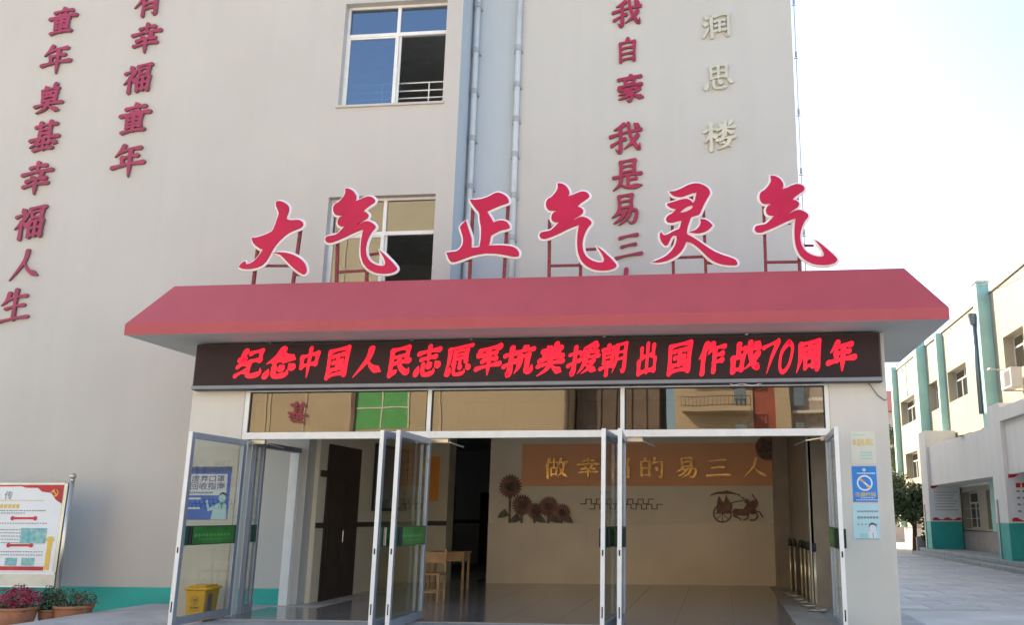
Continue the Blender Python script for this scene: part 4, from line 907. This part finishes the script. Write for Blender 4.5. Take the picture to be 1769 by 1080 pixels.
for (u, v, ww, hh) in ((.18, .68, .44, .24), (.32, 1.14, .22, .12), (.62, 1.14, .20, .12), (.92, 1.14, .22, .12)):
    MB().box(NX-.02-u-ww, NX-.02-u, yy-.003, yy-.001, zt-v-hh, zt-v).build('photo', 'skyprint', ps)
for v in (.51, .93):
    MB().box(NX-.80, NX-.45, yy-.004, yy-.002, zt-v-.035, zt-v).build('red_tab', 'redpr', ps)
    MB().disc((NX-.82, yy-.005, zt-v-.018), .035, 14).disc((NX-.43, yy-.005, zt-v-.018), .035, 14).build('rosette', 'redpr', ps)
MB().box(NX-2.28, NX-.17, yy-.003, yy-.001, zb_+.03, zb_+.09).build('red_foot', 'redpr', ps)
MB().box(NX-.16, NX-.08, yy-.003, yy-.001, zb_+.04, zb_+.55).box(NX-.19, NX-.06, yy-.0045, yy-.0031, zb_+.48, zb_+.53).build('pillar_print', 'goldpr', ps)

# ================================================================== FLOWER POTS
def foliage(c, rx, ry, rz, n, s, flower=0, seed=1):
    rnd = random.Random(seed); b = MB()
    for i in range(n):
        while True:
            v = Vector((rnd.uniform(-1, 1), rnd.uniform(-1, 1), rnd.uniform(-1, 1)))
            if v.length < 1 and (v.length > .45 or rnd.random() < .4): break
        wob = 1+.25*math.sin(v.x*5+seed)*math.cos(v.y*4-seed*2)
        p = Vector(c)+Vector((v.x*rx*wob, v.y*ry, v.z*rz*wob)); q = s*rnd.uniform(.6, 1.3)
        a = Vector((rnd.gauss(0, 1), rnd.gauss(0, 1), rnd.gauss(0, .7))).normalized(); d = a.cross(Vector((rnd.gauss(0, 1), rnd.gauss(0, 1), rnd.gauss(0, 1)))).normalized()
        mi = 1 if rnd.random() < flower*(1 if v.z > -.2 else .4) else 0
        b.poly([p-a*q, p-d*q*.45, p+a*q, p+d*q*.45], mi)
    return b
def pot(x, y, w_, label, fl, seed, fr=.20, nleaf=1400, flower=0, h=.26):
    t = thing('potted_plant', label, 'potted plant', (x, y, -.16), 'potted plants before the notice board')
    b = MB(); prof = [(w_*.40, 0), (w_*.47, h*.35), (w_*.5, h*.8), (w_*.5, h*.84), (w_*.545, h*.85), (w_*.545, h), (w_*.49, h), (w_*.47, h*.9), (0.001, h*.9)]
    b.lathe(prof, (x, y, -.16), 26); b.build('pot', 'terracotta', t, smooth=True)
    foliage((x, y, -.16+h+fr*.45), w_*.62, w_*.5, fr, nleaf, .022, flower, seed).build('foliage', ['leaf', 'magenta'], t)
    st = MB()
    for i in range(9):
        a = i*.7; st.tube([(x+.04*math.cos(a), y+.04*math.sin(a), -.16+h*.88), (x+w_*.3*math.cos(a), y+w_*.3*math.sin(a), -.16+h+fr*.7)], .006, 5)
    st.build('stem', 'bark', t)
q0 = at(128, 1050, 12.95); pot(q0.x, 12.95, .50, 'terracotta pot of sparse green plants right of the board post', 0, 3, fr=.15, nleaf=900, flower=.05)
q0 = at(28, 1060, 12.6); pot(q0.x, 12.6, .52, 'terracotta pot full of magenta flowers below the notice board', 0, 5, fr=.20, nleaf=2200, flower=.82)
q0 = at(78, 1058, 12.85); pot(q0.x, 12.95, .30, 'small pot of dense green foliage between the two flower pots', 0, 9, fr=.22, nleaf=1500, flower=.03, h=.2)

# ================================================================== CLASSROOM BLOCK ON THE RIGHT
BXF = 10.1; PX = 8.75
blk = thing('classroom_block', 'sunlit cream classroom block with mint piers and white portico at right', 'building', (BXF, 38, -.16))
top_w = [(30.0, 32.15), (34.3, 35.7), (37.1, 40.1), (42.0, 43.8), (44.9, 46.3), (47.0, 50.6)]
top_h = [(a, b_, 6.3, 7.62) for a, b_ in top_w]
mid_h = [(a, b_, 3.4, 4.75) for a, b_ in ((34.3, 35.6), (37.0, 39.6), (41.6, 43.2), (47.2, 50.2))]
low_h = [(a, b_, .97, 2.42) for a, b_ in ((34.0, 35.85), (36.95, 39.45), (29.6, 31.6))]
blk_h = top_h+mid_h+low_h
YB0, YB1 = 20, 51.7
wb = wall_holes(YB0, YB1, .9, 9.5, blk_h, BXF, BXF+.5, axis='x'); wb.build('front_wall', 'block', blk)
MB().box(BXF-.03, BXF+.3, YB0, YB1, -.16, .899).build('plinth', 'plinth', blk)
MB().box(BXF-.06, BXF-.031, YB0, YB1, .86, .90).build('ledge', 'brown', blk)
MB().box(BXF+.5, 22, YB1-.3, YB1, -.16, 9.5).box(BXF+.5, 22, YB0, YB0+.3, -.16, 9.5).box(BXF+.5, 22, YB0+.3, YB1-.3, 9.3, 9.5).build('side_wall', 'block', blk)
MB().box(BXF+1.2, BXF+1.25, YB0+.3, YB1-.3, 0, 9.3).build('inner_wall', 'room', blk)
def bwin(a, b_, z0, z1, curtain=None, green=False):
    wv = MB(); X = BXF+.36; f_ = .05
    wv.box(X-.02, X+.03, a, b_, z0, z0+f_).box(X-.02, X+.03, a, b_, z1-f_, z1).box(X-.02, X+.03, a, a+f_, z0+f_, z1-f_).box(X-.02, X+.03, b_-f_, b_, z0+f_, z1-f_)
    ztr = z1-(z1-z0)*.3; wv.box(X-.022, X+.03, a+f_, b_-f_, ztr-.03, ztr+.03)
    n_ = 3 if b_-a > 2.3 else 2
    for i in range(1, n_):
        y = a+(b_-a)*i/n_; wv.box(X-.024, X+.028, y-.03, y+.03, z0+f_, ztr-.031)
    wv.box(X-.024, X+.028, (a+b_)/2-.025, (a+b_)/2+.025, ztr+.031, z1-f_)
    o = wv.build('window', 'alu', blk)
    MB().box(X+.0, X+.005, a+f_, b_-f_, z0+f_, z1-f_).build('pane', 'fglass', o)
    if curtain:
        for i in range(2):
            y0 = a+(b_-a)*(.1+.5*i)
            b = MB(); N = 10
            for q in range(N):
                y = y0+(b_-a)*.24*q/N; b.box(X+.06+.02*(q % 2), X+.075+.02*(q % 2), y, y+(b_-a)*.024, z0+.02, ztr+.1)
            b.build('curtain', curtain, o)
    return o
for i, h in enumerate(top_h): bwin(*h, curtain=['maroon', 'cream', 'maroon', 'cream', 'cream', 'cream'][i])
for h in mid_h: bwin(*h)
for h in low_h:
    o = bwin(*h, curtain='cream')
    MB().box(BXF+.1, BXF+.12, h[0]+.05, h[1]-.05, 1.35, 1.37).box(BXF+.1, BXF+.12, h[0]+.05, h[1]-.05, 1.75, 1.77).build('security_bar', 'alu', o)
def pil(y, w_, d, ztop, zbot, cap=False, teal=False):
    o = MB().box(BXF-d, BXF-.001, y-w_/2, y+w_/2, zbot, ztop).build('pilaster', 'mint', blk, bevel=.01)
    if cap: MB().box(BXF-d-.04, BXF+.02, y-w_/2-.06, y+w_/2+.06, ztop-.0+.001, ztop+.07).build('cap', 'blockw', o)
pil(33.5, .55, .45, 9.95, .9, True); pil(44.2, .55, .45, 9.95, .9, True); pil(40.6, .22, .3, 9.5, .9); pil(51.3, .35, .3, 9.7, .9)
pil(48.6, .05, .04, 9.5, 7.7)
box('parapet_cap', BXF-.06, BXF+.56, YB0, YB1, 9.501, 9.56, 'block', blk)
# portico: piers, beam, steps
def pier(y0, y1, zt_, nm='pier'):
    MB().box(PX, BXF-.061, y0, y1, 1.23, zt_).build(nm, 'blockw', blk, bevel=.01)
    MB().box(PX-.004, BXF-.061, y0-.004, y1+.004, -.16, 1.229).build('pier_base', 'teal', blk, bevel=.01)
    g_ = MB().box(PX-.03, PX-.005, y1-.34, y1-.22, -.1, 1.95).build('pier_downpipe', 'alud', blk)
pier(39.3, 40.5, 5.02); pier(28.9, 30.15, 4.92); pier(18.5, 19.7, 4.9)
MB().box(PX+.12, BXF-.062, 30.151, 39.299, 2.70, 4.32).box(PX+.12, BXF-.062, 19.701, 28.899, 2.70, 4.32).build('beam', 'blockw', blk, bevel=.01)
MB().box(PX-.01, BXF+.0-.061, 33.6, 34.0, 4.321, 4.33).build('beam_flashing', 'alud', blk)
MB().box(PX-.0, BXF-.061, 26.5, 28.899, 4.33, 4.75).build('upper_box', 'blockw', blk, bevel=.01)
MB().box(PX-.45, PX+.1, 20, 41.3, -.16, -.02).build('step', 'stepst', blk, bevel=.01)
MB().box(PX-.1, BXF-.061, 20, 41.3, -.02+.001, .12).build('step', 'stepst', blk, bevel=.01)
box('window_head', BXF-.12, BXF-.001, 34.2, 41.2, 2.62, 2.80, 'alu', blk)
# posters on the piers facing the yard
def pier_poster(y, label, red):
    t = thing('pier_poster', label, 'poster', (PX+.7, y, 1.25)); Y = y-.008
    x0, x1, z0, z1 = PX+.10, BXF-.1, 1.26, 2.72
    MB().box(x0, x1, Y, Y+.003, z0, z1).build('sheet', 'white', t)
    MB().poly([(x0, Y-.001, z1), (x0, Y-.001, z1-.14), (x0+.2, Y-.001, z1-.10), (x0+.35, Y-.001, z1)]).build('red_corner', 'redpr', t)
    b = MB(); n_ = 14
    for i in range(n_):
        u0, u1 = x0+(x1-x0)*i/n_, x0+(x1-x0)*(i+1)/n_; f0 = .10+.05*math.sin(i*1.1); f1 = .10+.05*math.sin((i+1)*1.1)
        b.poly([(u0, Y-.001, z0+.02), (u1, Y-.001, z0+.02), (u1, Y-.001, z0+f1), (u0, Y-.001, z0+f0)])
    b.build('red_wave', 'redpr', t)
    b = MB()
    if red:
        for r_ in range(4):
            for i in range(5): b.box(x0+.2+i*.18, x0+.3+i*.18, Y-.002, Y-.001, z0+.3+r_*.2, z0+.36+r_*.2)
        b.build('small_print', 'greypr', t); b = MB()
        for i in range(5): b.box(x0+.2+i*.18, x0+.34+i*.18, Y-.002, Y-.001, z1-.42, z1-.28)
        b.build('portraits', 'redpr', t)
    else:
        for r_ in range(7): b.box(x0+.12, x1-.1-.08*(r_ % 3), Y-.002, Y-.001, z1-.3-r_*.12, z1-.28-r_*.12)
        b.build('small_print', 'greypr', t)
pier_poster(39.3, 'pale poster with text lines on the farther portico pier', False)
pier_poster(28.9, 'pale poster with red squares on the nearer portico pier', True)
# dark drain pipe with hopper
dp = thing('drain_pipe', 'dark drain pipe with round hopper on the mint pilaster', 'drain pipe', (BXF-.5, 34.0, 5))
MB().tube([(BXF-.52, 33.72, 5.1), (BXF-.52, 33.72, 8.55)], .075, 10).build('pipe', 'alud', dp, smooth=True)
MB().tube([(BXF-.52, 33.72, 8.45), (BXF-.52, 33.72, 8.85)], [.12, .19], 12).tube([(BXF-.52, 33.72, 8.65), (BXF-.2, 33.72, 8.75)], .06, 8).build('hopper', 'alud', dp)
# air conditioner
aq = atx(1752, 655, BXF-.35)
ac = thing('air_conditioner', 'white outdoor air conditioner unit on the classroom block wall', 'air conditioner', (BXF-.3, aq.y, aq.z-.3))
MB().box(BXF-.62, BXF-.25, aq.y-.55, aq.y+.55, aq.z-.32, aq.z+.32).build('case', 'acw', ac, bevel=.02)
gr = MB()
for i in range(9): gr.box(BXF-.63, BXF-.621, aq.y-.45, aq.y+.15, aq.z-.24+i*.055, aq.z-.205+i*.055)
gr.build('grille', 'acd', ac)
MB().box(BXF-.62, BXF-.001, aq.y-.4, aq.y-.36, aq.z-.36, aq.z-.321).box(BXF-.62, BXF-.001, aq.y+.36, aq.y+.4, aq.z-.36, aq.z-.321).build('bracket', 'steel', ac)
for k, (y0, y1, z0, dz) in enumerate(((20.5, 33.2, 9.75, .5), (33.8, 43.9, 9.8, .35))):
    tag(MB().tube([(BXF-.3, y0+(y1-y0)*i/10, z0-dz*math.sin(math.pi*i/10)+.05) for i in range(11)], .012, 5).build('cable', 'wire'), ['thin cable sagging toward the near mint pilaster', 'thin cable sagging between the two tall mint pilasters'][k], 'cable')
# lamp arm on the wall
lp = atx(1725, 640, BXF-.2)
tag(MB().tube([(BXF, lp.y, lp.z), (BXF-.5, lp.y, lp.z+.05)], .02, 6).tube([(BXF-.5, lp.y-.15, lp.z+.05), (BXF-.5, lp.y+.15, lp.z+.05)], .05, 8).build('wall_camera', 'acw'), 'small white camera arm on the wall left of the air conditioner', 'camera')

# far building and trees beyond the block
fb = thing('far_building', 'distant pinkish building with a red roof beyond the classroom block', 'building', (13, 62, -.16))
MB().box(9.5, 25, 62, 70, -.16, 8.4).build('wall', 'pinkwall', fb)
MB().poly([(9.2, 61.7, 8.41), (25.3, 61.7, 8.41), (25.3, 66, 10.4), (9.2, 66, 10.4)]).poly([(9.2, 66, 10.4), (25.3, 66, 10.4), (25.3, 70.3, 8.41), (9.2, 70.3, 8.41)]).poly([(9.2, 61.7, 8.41), (9.2, 66, 10.4), (9.2, 70.3, 8.41)]).build('roof', 'roofred', fb)
for z in (1.6, 4.6):
    for x in (10.3, 13, 16): MB().box(x, x+1.6, 61.95, 61.999, z, z+1.6).build('window', 'fglass', fb)
def tree(x, y, h, r, label, seed, m='leafb', n=5200):
    t = thing('yard_tree', label, 'tree', (x, y, -.16), 'trees beside the classroom block'); rnd = random.Random(seed)
    b = MB(); b.tube([(x, y, -.16), (x+.05, y, h*.3), (x-.03, y+.05, h*.6)], [.13, .10, .05], 9)
    for i in range(6):
        a = i*1.1+seed; b.tube([(x, y, h*(.28+.05*i)), (x+r*.6*math.cos(a), y+r*.6*math.sin(a), h*(.5+.07*i))], [.045, .012], 5)
    b.build('trunk', 'bark', t)
    c_ = MB()
    for k in range(13):
        a = rnd.uniform(0, 6.28); rr = rnd.uniform(0, .65)*r; cz = h*(.22+.70*rnd.random()); s = r*rnd.uniform(.32, .5)
        f_ = foliage((x+rr*math.cos(a), y+rr*math.sin(a), cz), s, s, s*.8, n//13, .085, .0, seed*31+k)
        kb = len(c_.v); c_.v += f_.v; c_.f += [tuple(q+kb for q in ff) for ff in f_.f]; c_.m += f_.m
    c_.build('crown', m, t)
tree(9.1, 44.5, 3.4, 1.35, 'dark bushy tree left of the white portico', 2)
tree(8.9, 49.5, 3.9, 1.4, 'dark bushy tree farther back beside the classroom block', 4)
tree(10.4, 57, 8.0, 1.6, 'taller thin tree before the distant pinkish building', 6, n=3600)
tree(9.6, 42.2, 1.9, .75, 'low round shrub at the end of the portico steps', 8, n=2600)
tag(MB().box(8.9, 10.0, 43.0, 43.2, -.16, .55).build('planter_wall', 'plinth', bevel=.02), 'low stone planter wall under the trees by the portico', 'wall')

# ================================================================== BUILDINGS ACROSS THE YARD (seen mirrored in the glass)
OY = -26.0; VY = 2*12.6-OY
def mx(px): return at(px, 705, VY).x
ob = thing('opposite_block', 'sunlit beige block across the yard mirrored in the door transoms', 'building', (-10, OY, -.16))
gx0, gx1 = mx(615), mx(705); gz1, gz0 = at(660, 668, VY).z, at(660, 742, VY).z
MB().box(-34, mx(985), OY-6, OY, -.16, 25).build('wall', 'beige', ob)
for fl in range(5):
    z0 = gz0-4.6+fl*4.6
    for k in range(-3, 1):
        dx = k*8.5
        if z0 < .5 or z0 > 21 or (k == 0 and fl > 1) or (k < 0 and fl == 1): continue
        wv = MB().box(gx0+dx, gx1+dx, OY+.002, OY+.02, z0, z0+(gz1-gz0)).build('window', 'greenwin', ob)
        xm = (gx0+gx1)/2+dx; zm = z0+(gz1-gz0)*.5
        MB().box(xm-.04, xm+.04, OY+.021, OY+.05, z0, z0+(gz1-gz0)).box(gx0+dx, gx1+dx, OY+.022, OY+.052, zm-.04, zm+.04).box(gx1+dx, gx1+dx+.1, OY+.02, OY+.05, z0, z0+(gz1-gz0)).build('frame', 'ivory', wv)
        MB().box(gx0+dx-.3, gx0+dx-.05, OY+.002, OY+.15, z0-.3, z0+(gz1-gz0)+.3).build('fin', 'brownwall', ob)
MB().tube([(mx(978), OY+.1, 0), (mx(978), OY+.1, 25)], .14, 8).build('pipe', 'brownwall', ob)
for x in (mx(457), mx(465), mx(527), mx(760)): MB().box(x, x+.08, OY+.001, OY+.05, 0, 25).build('joint', 'cream', ob)
# characters on the opposite wall, one shows in the left transom
b0 = at(517, 712, VY)
bm = glyph_mesh('基', 0, b0.z, -1.3, 1.2, 0, .05, 11)
bm.v = [(b0.x+v[0], OY+.1-v[1], v[2]) for v in bm.v]; tag(bm.build('wall_character', ['wletter', 'wside']), 'crimson character on the opposite wall mirrored in the left transom', 'sign letter')
ap = thing('brown_block', 'dark brown tower block across the yard mirrored in the middle transom', 'building', (0, OY-3, -.16))
MB().box(mx(990), mx(1135), OY-9, OY-1.5, -.16, 24).build('wall', 'brownwall', ap)
for i in range(5): MB().box(mx(1000+i*26), mx(1008+i*26), OY-1.49, OY-1.4, 0, 17).build('pilaster', 'brownwall', ap)
a0, a1 = mx(1165), mx(1425)
at_ = thing('apartment_block', 'sunlit apartment block with balconies mirrored in the right transom', 'building', ((a0+a1)/2, OY, -.16))
MB().box(a0, mx(1300), OY-8, OY, -.16, 24).box(mx(1340), mx(1365), OY-8, OY, -.16, 24).build('wall', 'beige', at_)
MB().box(mx(1300), mx(1340), OY-8, OY-.1, -.16, 24).build('red_wall', 'brick', at_)
MB().box(mx(1365), a1+6, OY-8, OY-1.2, -.16, 24).build('set_back_wall', 'pinkwall', at_)
zb0 = at(1230, 706, VY).z
for k in range(-1, 6):
    z = zb0+k*1.75*1.25
    if z < 1: continue
    MB().box(mx(1178), mx(1295), OY+.001, OY+1.0, z-.25, z).build('balcony_slab', 'beige', at_)
    MB().box(mx(1178), mx(1295), OY+.9, OY+.95, z+.55, z+.6).box(mx(1178), mx(1295), OY+.9, OY+.95, z+.05, z+.1).build('balcony_rail', 'brownwall', at_)
    bb = MB()
    for i in range(18): x = mx(1178)+(mx(1295)-mx(1178))*i/17; bb.box(x-.02, x+.02, OY+.9, OY+.95, z, z+.6)
    bb.build('baluster', 'brownwall', at_)
    MB().box(mx(1270), mx(1288), OY+.002, OY+.02, z+.1, z+1.3).build('window', 'fglass', at_)
    MB().box(mx(1375), mx(1392), OY-1.19, OY-1.15, z+.3, z+1.5).build('window', 'fglass', at_)
    MB().box(mx(1367), a1+5, OY-1.19, OY-.4, z-.2, z-.05).build('balcony_slab', 'ivory', at_)
for o in list(COL.objects):
    if 'local' in o.keys(): del o['local']
    if o.name.split('.')[0] in ('small_print', 'print', 'baluster', 'security_bar', 'grille', 'carving') and o.parent and len(o.data.polygons) > 12: o['kind'] = 'stuff'
